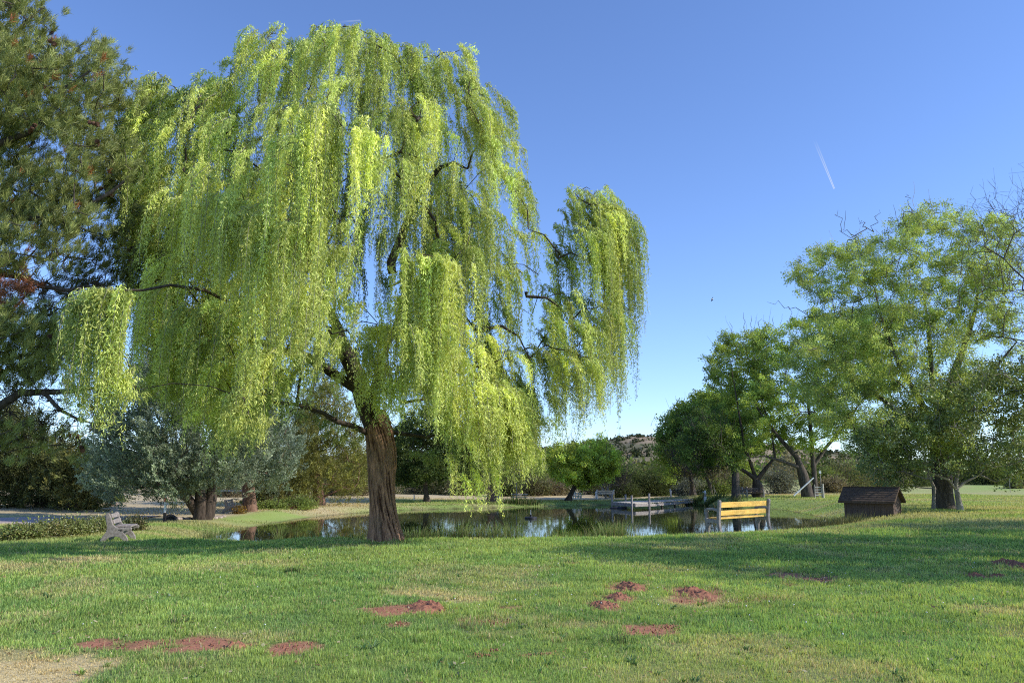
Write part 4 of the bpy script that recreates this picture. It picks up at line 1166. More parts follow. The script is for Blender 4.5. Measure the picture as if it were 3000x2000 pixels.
for (px, py) in [(95, 375), (100, 368), (88, 385), (145, 120), (150, 98), (158, 130), (262, 360), (275, 362), (285, 366), (150, 375), (165, 370), (158, 400), (150, 385), (250, 505), (155, 235), (175, 215), (295, 235), (302, 250), (345, 300), (352, 325), (300, 640), (298, 525), (100, 520), (230, 250)]:
    cone_spots.append(W(px, py, 15.3))
me0 = None
for p_ in cone_spots[:95]:
    if me0 is None:
        c_ = mk('pine_cone', cv, cq, M['cone'], PT); me0 = c_.data
    else:
        c_ = bpy.data.objects.new('pine_cone', me0); COL.objects.link(c_); c_.parent = PT
    c_.location = tuple(p_ - pb); c_.rotation_euler = tuple(rng.uniform(-1, 1, 3) * 1.4); s_ = rng.uniform(.8, 1.15); c_.scale = (s_, s_, s_)

def spray_tree(name, label, base, trunks, polys, leafm, bark, L, Wd, n_per, tufts, col, col2, spread=.45, group=None, updir=.6, r_=.5, mind=18, tip=.02, cat='tree', tuftr=.25):
    base = np.asarray(base, float); base[2] = H(base[0], base[1])
    T = thing(name, label, cat, base, group=group)
    K = Skel(); first = True
    for tr_ in trunks:
        P_ = [W(a, b, d_) for a, b, d_, r2 in tr_]
        if first: P_[0][2] = min(P_[0][2], base[2]) - .15
        par = -1 if first else K.nearest(P_[0], 0)
        if par >= 0 and np.linalg.norm(P_[0] - K.pos[par]) > .8: par = -1
        K.chain(P_, par, [r2 for *_, r2 in tr_]); first = False
    c0 = np.array([base[0], base[1], base[2]])
    tc, td, tcl = [], [], []
    tg = []
    for poly, D, th_, n_ in polys:
        for px, py in sample_poly(poly, n_, mind):
            tg.append(W(px, py, D + rng.uniform(-1, 1) * th_))
    tg.sort(key=lambda t_: np.linalg.norm(t_ - c0))
    for t_ in tg:
        K.attach(t_, wig=.06, seg=.8, up=.8, arch=.0)
        out_ = unit((t_ - c0) * np.array([1, 1, .25]))
        tone = np.clip(1 + rng.normal() * .2, .55, 1.5)
        for k in range(tufts):
            d_ = unit(out_ + np.array([0, 0, updir]) + rng.normal(size=3) * .4)
            tc.append(t_ + rng.normal(size=3) * r_ + d_ * .1); td.append(d_)
            h_ = rng.random()
            tcl.append((np.array(col) * h_ + np.array(col2) * (1 - h_)) * tone * np.clip(1 + rng.normal() * .15, .6, 1.4))
    tc, td, tcl = map(np.array, (tc, td, tcl))
    k = np.repeat(np.arange(len(tc)), n_per); n_ = len(k)
    along = rng.random((n_, 1))
    P_ = tc[k] + td[k] * (along - .5) * tuftr * 2 + rng.normal(size=(n_, 3)) * tuftr * .38 * (1.1 - along)
    ax = td[k] * .9 + rng.normal(size=(n_, 3)) * spread
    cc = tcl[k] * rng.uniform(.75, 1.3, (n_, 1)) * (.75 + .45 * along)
    V, q = leaf_quads(P_, ax, L * rng.uniform(.7, 1.2, n_), Wd)
    mk('crown', V, q, M[leafm], T, col=np.repeat(cc, 4, 0), org=base)
    K.build(tipr=tip, p=.42).mesh('trunk', M[bark], T, org=base)
    return T
JC, JC2 = (.17, .215, .13), (.36, .41, .27)
spray_tree('juniper_tree', 'wide blue green juniper with dark fluted trunk behind the left concrete bench', W(590, 1506, 44),
           [[(592, 1510, 44, .5), (590, 1480, 44, .34), (588, 1440, 44, .28), (580, 1350, 44, .2), (560, 1200, 44, .25), (530, 1000, 44, .12)],
            [(575, 1500, 44, .28), (555, 1465, 43.8, .24), (530, 1440, 43.5, .2), (480, 1390, 43, .12)], [(612, 1508, 44, .3), (618, 1460, 44.2, .3), (625, 1400, 44.3, .2), (680, 1330, 44.5, .1)]],
           [([(262, 1400), (270, 1300), (290, 1240), (320, 1200), (360, 1150), (420, 1060), (470, 980), (500, 950), (540, 1000), (600, 1080), (680, 1180), (760, 1240), (770, 1330), (740, 1390), (680, 1420), (600, 1415), (520, 1450), (400, 1455), (300, 1455)], 43.6, 3.4, 330)],
           'juniper_leaf', 'bark_dark', .13, .045, 46, 13, JC, JC2, r_=.34, mind=15, tuftr=.26, updir=.5, spread=.32)
spray_tree('juniper_tree', 'upright blue green juniper with straight red brown trunk, right of the wide juniper', W(733, 1491, 52),
           [[(735, 1493, 52, .46), (730, 1460, 52, .40), (726, 1420, 52, .38), (728, 1350, 52, .25), (735, 1200, 52, .2), (740, 1050, 52, .08)]],
           [([(640, 1300), (650, 1200), (690, 1080), (740, 980), (790, 1080), (820, 1200), (865, 1280), (855, 1350), (800, 1420), (720, 1430), (640, 1400)], 52, 3, 190)],
           'juniper_leaf', 'bark_red', .14, .05, 44, 13, (.22, .28, .19), (.36, .42, .30), r_=.45, mind=15, tuftr=.28, updir=.5, spread=.32)
YG, YG2 = (.20, .22, .05), (.29, .28, .07)
spray_tree('pine_tree', 'yellow green pine with short red brown trunk left of the willow trunk', W(692 + 243, 1483, 64),
           [[(936, 1484, 64, .52), (934, 1460, 64, .45), (930, 1420, 64, .35), (925, 1300, 64, .2), (920, 1200, 64, .1)]],
           [([(860, 1300), (880, 1180), (960, 1120), (1040, 1200), (1080, 1330), (1060, 1420), (1010, 1440), (940, 1440), (860, 1430)], 64, 3.5, 120)],
           'needle', 'bark_red', .24, .04, 34, 13, YG, YG2, r_=.6, mind=18, tuftr=.3, updir=.5)
spray_tree('pine_tree', 'low bushy yellow green pine with branches to the ground, right of the upright juniper', W(845, 1485, 62),
           [[(845, 1488, 62, .35), (845, 1450, 62, .28), (850, 1380, 62, .2), (855, 1300, 62, .12)]],
           [([(740, 1440), (770, 1390), (830, 1330), (850, 1240), (900, 1200), (920, 1300), (900, 1440), (880, 1480), (760, 1485)], 61, 3, 110)],
           'needle', 'bark_dark', .24, .04, 34, 13, (.16, .18, .05), (.25, .24, .07), r_=.6, mind=16, tuftr=.3, updir=.4)
spray_tree('cypress_tree', 'big dark green feathery tree massed behind the gravel road at the far left', W(120, 1497, 56),
           [[(120, 1500, 56, .5), (125, 1440, 56, .4), (130, 1350, 56, .3), (120, 1250, 56, .12)], [(60, 1498, 56, .3), (50, 1400, 56, .2), (30, 1300, 56, .1)]],
           [([(-200, 1230), (-60, 1180), (60, 1200), (130, 1240), (180, 1280), (230, 1350), (240, 1440), (200, 1480), (-200, 1492)], 56, 3.5, 330)],
           'needle', 'bark_dark', .24, .05, 28, 12, (.09, .11, .035), (.16, .165, .05), r_=.6, mind=16, tuftr=.35, updir=.3)
spray_tree('cypress_tree', 'lower feathery olive green tree filling in left of the wide juniper', W(235, 1492, 53),
           [[(235, 1494, 53, .3), (232, 1450, 53, .2), (228, 1380, 53, .1)]],
           [([(180, 1488), (170, 1400), (190, 1330), (230, 1320), (270, 1380), (285, 1450), (300, 1485)], 53, 2, 90)],
           'needle', 'bark_dark', .24, .05, 28, 12, (.12, .14, .04), (.2, .19, .055), r_=.5, mind=14, tuftr=.3, updir=.3)

# ------------------------------------------------------------------ bushes and far trees
def bush(label, px, pyb, wpx, hpx, D, col, col2=None, leafm='leaf', cat='bush', name='bush', n_=7000, size=None, twigs=60, twmat='bark_grey', group=None, asp=.45, dens=1.0, flat=.8, up=.4):
    b_ = W(px, pyb, D); b_[2] = H(b_[0], b_[1])
    T = thing(name, label, cat, b_, group=group)
    w_ = wpx * D / F / 2; h_ = hpx * D / F
    size = size or max(.05, D * .0020)
    sub = int(26 * max(1, wpx / 120))
    sc = rng.normal(size=(sub, 3)); sc /= np.linalg.norm(sc, axis=1, keepdims=True)
    sc *= rng.random((sub, 1)) ** .4
    z_ = np.abs(sc[:, 2]) * .82 + .05
    cen = b_ + np.stack([sc[:, 0] * w_ * .85, sc[:, 1] * w_ * .7, z_ * h_], -1)
    k = rng.integers(0, sub, n_)
    sg = min(w_, h_) * .2 + .1
    P_ = cen[k] + rng.normal(size=(n_, 3)) * sg * np.array([1, 1, .8])
    P_[:, 2] = np.maximum(P_[:, 2], b_[2] + .03)
    tone = np.clip(1 + rng.normal(size=sub) * .22, .5, 1.7)[k][:, None] * rng.uniform(.75, 1.25, (n_, 1))
    cc = np.broadcast_to(np.asarray(col, float), (n_, 3)) * tone
    if col2 is not None:
        hh = rng.random(sub)[k][:, None]; cc = cc * (1 - hh) + np.asarray(col2) * tone * hh
    ax = rng.normal(size=(n_, 3)) + np.array([0, 0, up])
    L = size * rng.uniform(.6, 1.3, n_)
    V, q = leaf_quads(P_, ax, L, L * asp)
    TB = Buf()
    for j in range(twigs):
        c_ = cen[rng.integers(0, sub)] + rng.normal(size=3) * sg
        mid = b_ + (c_ - b_) * .5 + rng.normal(size=3) * sg * .5; mid[2] = max(mid[2], b_[2] + .1)
        s0 = b_ + np.array([rng.normal() * w_ * .15, rng.normal() * w_ * .15, -.05])
        tipp = c_ + (c_ - mid) * .25 + np.array([0, 0, .1 * h_ * rng.random()])
        tr_ = max(.008, D * .00022)
        TB.tube(np.array([s0, mid, c_, tipp]), [tr_ * 2.2, tr_ * 1.4, tr_, tr_ * .4], 4)
    TB.mesh('stem', M[twmat], T, org=b_)
    mk('foliage', V, q, M[leafm], T, col=np.repeat(cc, 4, 0), org=b_)
    return T
OL, OL2 = (.12, .155, .045), (.18, .2, .07)
DK, DK2 = (.055, .08, .025), (.09, .11, .035)
GB, GB2 = (.20, .175, .10), (.27, .22, .14)
LG, LG2 = (.19, .26, .06), (.27, .33, .085)
far = [
 ('dark rounded bush right of the leaning lime tree', 1900, 1450, 190, 84, 98, DK, DK2, 12000),
 ('tall olive bush under the brown hill', 1985, 1449, 150, 100, 100, OL, DK, 10000),
 ('mid green bush between the lime tree and the dark rounded bush', 1845, 1450, 120, 82, 102, LG, OL, 8000),
 ('small low dark bush behind the dock', 1830, 1452, 90, 40, 92, DK, DK2, 5000),
 ('grey brown scrub bush left of the leaning lime tree', 1570, 1446, 110, 48, 94, GB, OL, 6000),
 ('second grey brown scrub bush, touching the lime tree trunk', 1625, 1447, 80, 44, 96, GB, GB2, 5000),
 ('light green bush seen beyond the grey brown scrub', 1560, 1440, 130, 90, 112, LG, LG2, 7000),
 ('dark bush behind the leaning trunk', 1640, 1448, 70, 60, 99, DK, DK2, 4500),
 ('tall reddish twiggy scrub behind the white slatted bench', 1805, 1450, 110, 90, 96, GB, OL, 3500),
 ('olive bush to the right of the lime tree crown', 1740, 1449, 100, 70, 101, OL, GB, 5500),
 ('leafy green tree topping the far scrub behind the willow fronds', 1500, 1445, 150, 120, 108, OL, LG, 8000),
 ('dark bush at the foot of the forked tree', 1480, 1450, 60, 50, 92, DK, DK2, 4000),
 ('brown thicket between the dark tree and the forked tree', 1350, 1450, 150, 62, 94, GB, OL, 6000),
 ('grey green brush behind the dark tree', 1255, 1452, 150, 60, 96, GB, OL, 6000),
 ('olive tree standing behind the forked tree', 1400, 1446, 190, 140, 104, OL, DK, 10000),
 ('green tree seen right of the willow trunk', 1210, 1448, 180, 150, 104, OL, LG, 9000),
 ('brown brush just left of the willow trunk', 1040, 1466, 110, 62, 88, GB, GB2, 5000),
 ('purplish leafless brush beyond the yellow green pine', 985, 1468, 90, 46, 90, (.10, .075, .06), GB, 4000),
 ('olive tree behind the willow trunk', 1090, 1455, 220, 170, 100, OL, GB, 10000),
 ('dark green tree behind the bushy pine', 860, 1462, 200, 160, 96, DK, OL, 9000),
 ('brown hedge seen between the two juniper trunks', 660, 1466, 150, 60, 84, GB, GB2, 5500),
 ('green tree behind the junipers', 560, 1460, 220, 150, 92, OL, DK, 8000),
 ('low green bush behind the gravel road at the dark tree foot', 330, 1478, 80, 26, 66, LG, OL, 4000),
 ('small green bush at the edge of the road verge', 255, 1492, 60, 20, 54, LG, OL, 3500),
 ('green bush below the straight grey trunk', 2100, 1450, 100, 50, 90, LG, OL, 5500),
 ('olive scrub between the grey trunk and the forked trunk', 2160, 1450, 110, 70, 96, OL, GB, 6000),
 ('silvery sage bush left of the shaded playground ladder', 2285, 1444, 110, 70, 86, (.15, .165, .13), (.2, .2, .16), 5500),
 ('bright green bush behind the wooden ladder', 2430, 1425, 80, 75, 92, LG, LG2, 5000),
 ('olive tree beyond the shed roof ridge', 2480, 1432, 150, 110, 96, OL, GB, 7000),
 ('brown twiggy bush above the left end of the shed roof', 2440, 1436, 90, 50, 88, GB, GB2, 5000),
 ('grey green thicket behind the shed', 2580, 1430, 160, 80, 100, OL, GB, 6000),
 ('dark thicket between the shed and the thick trunk', 2680, 1420, 140, 70, 110, DK, OL, 6000),
 ('dark thicket right of the white stems', 2900, 1412, 150, 80, 120, DK, DK2, 7000),
 ('dark bush at the right edge of the far field', 3000, 1412, 120, 90, 112, DK, OL, 6000),
 ('pale grass coloured bush beside the thin stake', 2975, 1416, 50, 30, 100, GB, LG, 3000),
 ('olive tree high behind the glossy leaved tree', 2790, 1415, 200, 130, 130, OL, DK, 7000),
]
for lab, px, pyb, wp, hp, D, c1, c2, n_ in far:
    istree = ' tree ' in lab and hp > 85
    bush(lab, px, pyb, wp, hp, D, c1, c2, n_=int(n_ * 1.25), cat='tree' if istree else 'bush', name='far_tree' if istree else 'bush', twigs=120 if c1 is GB else 50)
bush('silvery grey spiky bush near the white post', 2020, 1446, 84, 50, 92, (.22, .24, .19), (.28, .29, .24), n_=9000, up=1.2, asp=.2, size=.3)
# treeline closing the view far away
V_, Q_, C_ = [], [], []
nn = 0
xs_ = rng.uniform(-210, 330, 900); ys_ = rng.uniform(128, 190, 900)
for a_, b2 in zip(xs_, ys_):
    hh = rng.uniform(2.5, 6.5) * (1 if a_ < 60 else .8); z0 = H(a_, b2); n_ = 110
    d_ = rng.normal(size=(n_, 3)); d_ /= np.linalg.norm(d_, axis=1, keepdims=True); d_ *= rng.random((n_, 1)) ** .35
    P_ = np.array([a_, b2, z0 + hh * .5]) + d_ * np.array([hh * .55, hh * .55, hh * .5])
    V, q = leaf_quads(P_, rng.normal(size=(n_, 3)) + [0, 0, .4], np.full(n_, .8), np.full(n_, .5))
    base_c = np.array([OL, DK, GB, LG][rng.integers(0, 4)]) * 1.0
    V_.append(V); Q_.append(q + nn); nn += len(V); C_.append(np.repeat(base_c * rng.uniform(.6, 1.4, (n_, 1)), 4, 0))
o = mk('distant_woods', np.concatenate(V_), np.concatenate(Q_), M['leaf'], col=np.concatenate(C_))
tag(o, 'far off line of scrub and woods behind the park', 'woods', kind='stuff')

# hill
hx = np.linspace(-260, 420, 170); hy = np.linspace(300, 620, 60)
HX, HY = np.meshgrid(hx, hy)
ridge_px = np.array([(-500, 1380), (600, 1350), (1200, 1335), (1500, 1326), (1650, 1316), (1740, 1300), (1790, 1292), (1860, 1287), (1935, 1286), (2100, 1290), (2400, 1330), (2900, 1378), (3600, 1392)])
PX = 1500 + HX / 430 * F
top = np.interp(PX, ridge_px[:, 0], ridge_px[:, 1])
hz = HC + (1395 - top) / F * 430
prof = sstep(300, 430, HY)
HZ = -.5 + (hz + .5) * prof + (fbm(HX * .03, HY * .03, 4, 2) - .5) * 5 * prof + (fbm(HX * .15, HY * .15, 3, 4) - .5) * 1.2 * prof
hi = np.arange(HX.size).reshape(HX.shape)
hq = np.stack([hi[:-1, :-1], hi[:-1, 1:], hi[1:, 1:], hi[1:, :-1]], -1).reshape(-1, 4)
hc = lerp(np.broadcast_to(np.array([.34, .26, .17]), HX.shape + (3,)), np.array([.16, .15, .085]), sstep(.4, .6, fbm(HX * .06, HY * .12, 4, 7)))
M['hill'] = attr_mat('hill', .95, .45, .5, .5, dist=.3)
o = mk('hill', np.stack([HX, HY, HZ], -1).reshape(-1, 3), hq, M['hill'], col=hc.reshape(-1, 3), smooth=True)
tag(o, kind='structure')
n_ = 3200
bx = rng.uniform(-200, 400, n_); by = rng.uniform(305, 440, n_)
def hillz(x, y):
    px = 1500 + x / 430 * F
    tp_ = np.interp(px, ridge_px[:, 0], ridge_px[:, 1]); z = HC + (1395 - tp_) / F * 430; pr = sstep(300, 430, y)
    return -.5 + (z + .5) * pr + (fbm(x * .03, y * .03, 4, 2) - .5) * 5 * pr + (fbm(x * .15, y * .15, 3, 4) - .5) * 1.2 * pr
bz = hillz(bx, by)
V_, Q_, C_ = [], [], []; nn = 0
for a_, b2, z0 in zip(bx, by, bz):
    s_ = rng.uniform(.4, 1.4); m_ = 22
    d_ = rng.normal(size=(m_, 3)); d_ /= np.linalg.norm(d_, axis=1, keepdims=True)
    P_ = np.array([a_, b2, z0 + s_ * .35]) + d_ * s_ * np.array([1, 1, .6])
    V, q = leaf_quads(P_, rng.normal(size=(m_, 3)), np.full(m_, s_ * 1.1), np.full(m_, s_ * .8))
    V_.append(V); Q_.append(q + nn); nn += len(V); C_.append(np.repeat(np.array([.05, .062, .026]) * rng.uniform(.6, 1.6, (m_, 1)), 4, 0))
o = mk('hillside_scrub', np.concatenate(V_), np.concatenate(Q_), M['leaf'], col=np.concatenate(C_))
tag(o, 'dark scrub dotted over the brown hillside', 'scrub', kind='stuff')

# low shrubs of the hedge by the road, left
hedge = [(38, 1578, 46, 34, 27.2, 'lowest reddish green rose shrub at the left edge of the picture, before the gravel'), (85, 1572, 52, 40, 27.6, 'leafy rose shrub right in front of the short white post'),
         (150, 1566, 60, 44, 28.4, 'rose shrub second to the right of the short white post'), (200, 1557, 60, 42, 29.2, 'rose shrub in the middle of the low hedge by the road'),
         (250, 1548, 58, 42, 30.2, 'bushy rose shrub left of the concrete bench back'), (298, 1538, 56, 44, 31.4, 'rose shrub directly behind the left concrete bench')]
for px, pyb, wp, hp, D, lab in hedge:
    bush(lab, px, pyb, wp * 1.25, hp * 1.1, D, (.17, .23, .06), (.27, .24, .09), n_=3400, size=.085, twigs=46, name='rose_shrub', cat='shrub', group='low shrubs planted along the road', leafm='shiny_leaf', asp=.55)
bush('darker shrub standing right of the concrete bench', 388, 1522, 62, 40, 34, (.09, .13, .035), (.2, .14, .06), n_=3000, size=.08, twigs=50, name='rose_shrub', cat='shrub', leafm='shiny_leaf', asp=.55)
bush('trimmed light green shrub left of the short pine trunk', 800, 1487, 120, 22, 55, LG, LG2, n_=5000, name='rose_shrub', cat='shrub', size=.11)
bush('taller light green flowering shrub touching the short pine trunk', 880, 1486, 110, 30, 56, LG, LG2, n_=5000, name='rose_shrub', cat='shrub', size=.11)
# ------------------------------------------------------------------ bare twig tree coming in from the right, plus the trees off frame that shade the lawn
def world_tree(name, label, cat, base, trunk_h, spread, nclus, lpc, size, col, col2, bark, bare=0.0, zlo=3.0, ztop=12, r_=.9, twigs=4, lean=(0, 0), thick=.4, twl=1.3, twr=.012, flat=.8, keepx=None):
    base = np.array([base[0], base[1], H(base[0], base[1])])
    T = thing(name, label, cat, base)
    K = Skel()
    n_ = 7
    pts = [base + np.array([lean[0] * t_, lean[1] * t_, (ztop * .8) * t_ - .15 * (t_ == 0)]) + rng.normal(size=3) * .12 * (t_ > 0) for t_ in np.linspace(0, 1, n_)]
    K.chain(pts, -1, list(np.linspace(thick, .08, n_)))
    tg = []
    while len(tg) < nclus:
        v = rng.uniform(-1, 1, 3)
        if (v ** 2).sum() > 1 or (v ** 2).sum() < .12: continue
        p_ = base + np.array([v[0] * spread + lean[0] * .6, v[1] * spread + lean[1] * .6, (zlo + ztop) / 2 + v[2] * (ztop - zlo) / 2])
        if keepx is not None and not keepx(p_): continue
        tg.append(p_)
    tg.sort(key=lambda t_: np.linalg.norm(t_ - base))
    LP, LA, LL, LC = [], [], [], []; TWg = Buf()
    for p_ in tg:
        K.attach(p_, wig=.12, seg=.6, up=1.0, arch=.04)
        if rng.random() >= bare:
            a_, b2, c_, d_, sc = cluster_leaves(p_, r_, lpc, 9, size, col, hue2=col2)
            LP.append(a_); LA.append(b2); LL.append(c_); LC.append(d_)
        for k in range(twigs):
            d_ = unit(rng.normal(size=3) + unit(p_ - base) * .9 + [0, 0, .3]); ln = twl * rng.uniform(.5, 1.3)
            q0 = p_ + rng.normal(size=3) * r_ * .3; pp = [q0]
            for j in range(5): pp.append(pp[-1] + d_ * ln / 5 + rng.normal(size=3) * ln * .07)
            TWg.tube(np.array(pp), np.linspace(twr, twr * .4, 6), 3)
            for j in (2, 3, 4):
                d2 = unit(d_ + rng.normal(size=3) * .8) * ln * .35
                TWg.tube(np.array([pp[j], pp[j] + d2 * .5 + rng.normal(size=3) * .03, pp[j] + d2]), [twr * .6, twr * .45, twr * .3], 3)
    K.build(tipr=.014, p=.45).mesh('trunk', M[bark], T, org=base)
    if TWg.n: TWg.mesh('twigs', M[bark], T, org=base)
    if LP:
        LP = np.concatenate(LP); LA = np.concatenate(LA); LL = np.concatenate(LL); LC = np.concatenate(LC)
        V, q = leaf_quads(LP, LA, LL, LL * .45)
        mk('crown', V, q, M['leaf'], T, col=np.repeat(LC, 4, 0), org=base)
    return T
world_tree('bare_tree', 'leafless dark twiggy tree reaching in at the right edge of the view', 'tree', (21.5, 27.5), 9, 5.4, 150, 10, .06, (.08, .07, .03), None, 'bark_dark', bare=1.0, zlo=3.6, ztop=12.2, r_=.7, twigs=7, thick=.36, twl=1.5, twr=.009)
world_tree('shade_tree', 'leafy tree just out of view on the right that shades the lawn', 'tree', (20.5, 14.6), 9, 5.4, 120, 480, .19, SPR, SPR2, 'bark_grey', zlo=3, ztop=11, thick=.4)
world_tree('shade_tree', 'second leafy tree further back beyond the right edge of the view', 'tree', (29, 22.0), 9, 5.4, 150, 480, .19, SPR, SPR2, 'bark_grey', zlo=2.0, ztop=10, thick=.5)

# ------------------------------------------------------------------ benches
def end_frame_a(bm, x0, x1):
    e = .002
    add_prism(bm, [(-.47, 0), (-.36, 0), (-.285, .16), (-.25, .34), (-.26, .52), (-.33, .90), (-.36, .93), (-.41, .93), (-.44, .89), (-.375, .52), (-.36, .34), (-.39, .18)], x0, x1)
    add_prism(bm, [(-.30, .31), (-.1, .335), (.12, .33), (.27, .30), (.27, .44), (-.30, .42)], x0 + e, x1 - e)
    add_prism(bm, [(.15, 0), (.26, 0), (.285, .2), (.31, .44), (.29, .66), (.23, .70), (.19, .64), (.215, .44), (.17, .3), (.1, .345), (.06, .32), (.14, .2)], x0 + 2 * e, x1 - 2 * e)
    add_prism(bm, [(-.33, .62), (-.1, .66), (.14, .66), (.27, .62), (.29, .68), (.2, .72), (0, .725), (-.35, .69)], x0 - e, x1 + e)

def end_frame_b(bm, x0, x1):
    add_prism(bm, [(-.37, 0), (-.26, 0), (-.215, .085), (-.13, .155), (0, .185), (.13, .155), (.215, .085), (.245, 0), (.37, 0), (.345, .12), (.28, .22), (.215, .29), (.235, .325),
                   (.42, .34), (.44, .40), (.40, .425), (.10, .415), (.02, .44), (-.05, .50), (-.10, .62), (-.15, .76), (-.19, .82), (-.235, .82), (-.26, .79), (-.24, .62), (-.205, .42), (-.21, .32), (-.28, .22), (-.345, .11)], x0, x1)

def bench(name, label, loc, rz, length, style, wood, conc, back=((.58, .14), (.77, .14)), seat=((.16, .13), (.0, .13), (-.16, .11)), group=None, tilt=.14, over=0.0):
    loc = np.array(loc, float)
    T = thing(name, label, 'bench', loc, rz, group)
    h = length / 2
    for s in (-1, 1):
        bm = bmesh.new()
        xa = s * h; (end_frame_a if style == 'a' else end_frame_b)(bm, xa - .055, xa + .055)
        obj_bm('end_frame', bm, M[conc], T, bevel=.012)
    sw = length - .115 + over
    for z, w_ in back:
        bm = bmesh.new()
        if style == 'a': yy = -.262 - (z - .52) * .175
        else: yy = -.045 - (z - .5) * .36
        add_box(bm, (0, yy + .0, z), (sw, .04, w_), Matrix.Rotation(-tilt if style == 'a' else -.3, 4, 'X').inverted())
        obj_bm('back_slat', bm, M[wood], T, bevel=.006)
    for y_, w_ in seat:
        bm = bmesh.new(); add_box(bm, (0, y_, .445), (sw, w_, .045))
        obj_bm('seat_slat', bm, M[wood], T, bevel=.006)
    return T
# yellow slatted bench, seen from behind
pL = np.array([*W(2122, 1546, 24.6)[:2], 0]); pR = np.array([*W(2266, 1532, 26.6)[:2], 0])
dv = pR - pL; ang = math.atan2(dv[1], dv[0]); Lb = float(np.hypot(*dv[:2]))
mid = (pL + pR) / 2 + np.array([-math.sin(ang), math.cos(ang), 0]) * .40
mid[2] = max(H(pL[0], pL[1]), H(pR[0], pR[1])) + .02
yb_ = bench('park_bench', 'bench with bright yellow painted slats and pale cast end frames facing the pond', mid, ang, Lb, 'a', 'yellow_wood', 'concrete_dark', back=((.585, .13), (.80, .14)))
yb_.scale = (1, .72, 1.10)
# left concrete bench, seen from its end
pn = ground_at(318, 1589)
bz_ = bench('park_bench', 'worn grey concrete bench seen end on at the left of the lawn', (pn[0], pn[1] + .62, pn[2] - .01), R(-75), 1.2, 'b', 'concrete', 'concrete', back=((.58, .12), (.74, .12)), seat=((.32, .15), (.15, .13), (.03, .08)))
bz_.scale = (1.08, 1.08, 1.08)
# black plates as painted shade of a small recess on its near end frame
bm = bmesh.new()
add_box(bm, (.6565, .14, .36), (.004, .09, .018)); add_box(bm, (.6565, .165, .335), (.004, .04, .018))
o = obj_bm('end_slot_shade', bm, M['black_rubber'], bz_)
# flowers and second concrete bench beyond the juniper trunk
p_ = ground_at(668, 1503)
bench('park_bench', 'small concrete bench between the two juniper trunks', (p_[0], p_[1] + .6, p_[2]), -math.pi / 2, 1.2, 'b', 'concrete', 'concrete', back=((.58, .12), (.74, .12)), seat=((.32, .15), (.15, .13)))
# far shore benches
def farb(px, py, D, rz, label, wood, conc='white_paint', style='a', L_=1.8, group=None):
    p_ = W(px, py, D); p_[2] = H(p_[0], p_[1])
    return bench('park_bench', label, p_, rz, L_, style, wood, conc)
farb(1890 - 118, 1462, 88, math.pi * 0 + R(6), 'white slatted bench by the water behind the left post of the dock', 'white_wood', 'white_paint')
farb(1990, 1456, 92, R(178), 'bench with dark slats and white ends across the pond, above the dock walkway', 'dark_wood', 'white_paint')
farb(1692, 1463, 84, R(-80), 'small white bench seen end on, right of the leaning trunk', 'white_wood', 'white_paint', L_=1.0)
farb(2208, 1454, 71, R(200), 'old bench with dark slats and pinkish cast ends under the dark limbs', 'dark_wood', 'concrete', L_=1.7)
farb(2185, 1455, 73.5, R(215), 'second dark slatted bench, half hidden left of its neighbour', 'dark_wood', 'concrete', L_=1.3)
# light wooden table bench across the pond
p_ = W(1521, 1466, 78); p_[2] = H(p_[0], p_[1])
T = thing('picnic_table', 'weathered pale wooden table with bench across the pond, under the hanging fronds', 'table', p_, R(4))
for z, y_, w_, nm in ((.62, 0, .6, 'tabletop'), (.36, -.55, .22, 'seat'), (.36, .55, .22, 'seat')):
    bm = bmesh.new(); add_box(bm, (0, y_, z), (1.55, w_, .06)); obj_bm(nm, bm, M['pale_wood'], T)
for s in (-1, 1):
    bm = bmesh.new(); add_box(bm, (s * .55, 0, .3), (.07, .07, .58)); add_box(bm, (s * .55, 0, .30), (.05, 1.1, .07)); obj_bm('leg', bm, M['pale_wood'], T)
p_ = W(1513, 1468, 76.5); p_[2] = H(p_[0], p_[1])
T = thing('wooden_post', 'thin grey pole with a small box on top beside the picnic table', 'post', p_)
bm = bmesh.new(); add_cyl(bm, (0, 0, -.1), (0, 0, 1.75), .045); obj_bm('pole', bm, M['grey_wood'], T)
bm = bmesh.new(); add_box(bm, (0, 0, 1.82), (.16, .16, .16)); obj_bm('box', bm, M['grey_wood'], T)

# ------------------------------------------------------------------ the shed
sb = W(2556, 1496, 35.5); sb[2] = H(sb[0], sb[1]) - .03
T = thing('small_shed', 'small dark brown shed with overhanging shingled gable roof on the grass', 'shed', sb, R(-41))
hw, hd, hh, rh = .98, .52, .76, .46
bm = bmesh.new()
prof = [(-hd, 0), (hd, 0), (hd, hh), (0, hh + rh * .80), (-hd, hh)]
add_prism(bm, prof, -hw, hw)
obj_bm('wall', bm, M['siding'], T)
bm = bmesh.new()
ov, oe = .24, .16
sl = rh / hd
for s in (-1, 1):
    add_prism(bm, [(0, hh + rh * .86 + .01), (s * (hd + ov), hh - ov * sl * .8), (s * (hd + ov), hh - ov * sl * .8 + .07), (0, hh + rh * .86 + .09)], -hw - oe, hw + oe)
for s in (-1, 1):          # shingle courses
    for k in range(7):
        t0, t1 = k / 7, (k + 1) / 7
        y0, y1 = s * (hd + ov) * t0, s * (hd + ov + .01) * t1
        za = hh + rh * .86 + .09 + (hh - ov * sl * .8 + .07 - (hh + rh * .86 + .09)) * t0
        zb = hh + rh * .86 + .09 + (hh - ov * sl * .8 + .07 - (hh + rh * .86 + .09)) * t1
        add_prism(bm, [(y0, za + .002), (y1, zb + .004), (y1, zb + .026), (y0, za + .010)], -hw - oe - .004 * (k % 2), hw + oe + .004 * (k % 2))
add_box(bm, (0, 0, hh + rh * .86 + .1), (2 * (hw + oe) + .02, .16, .03))
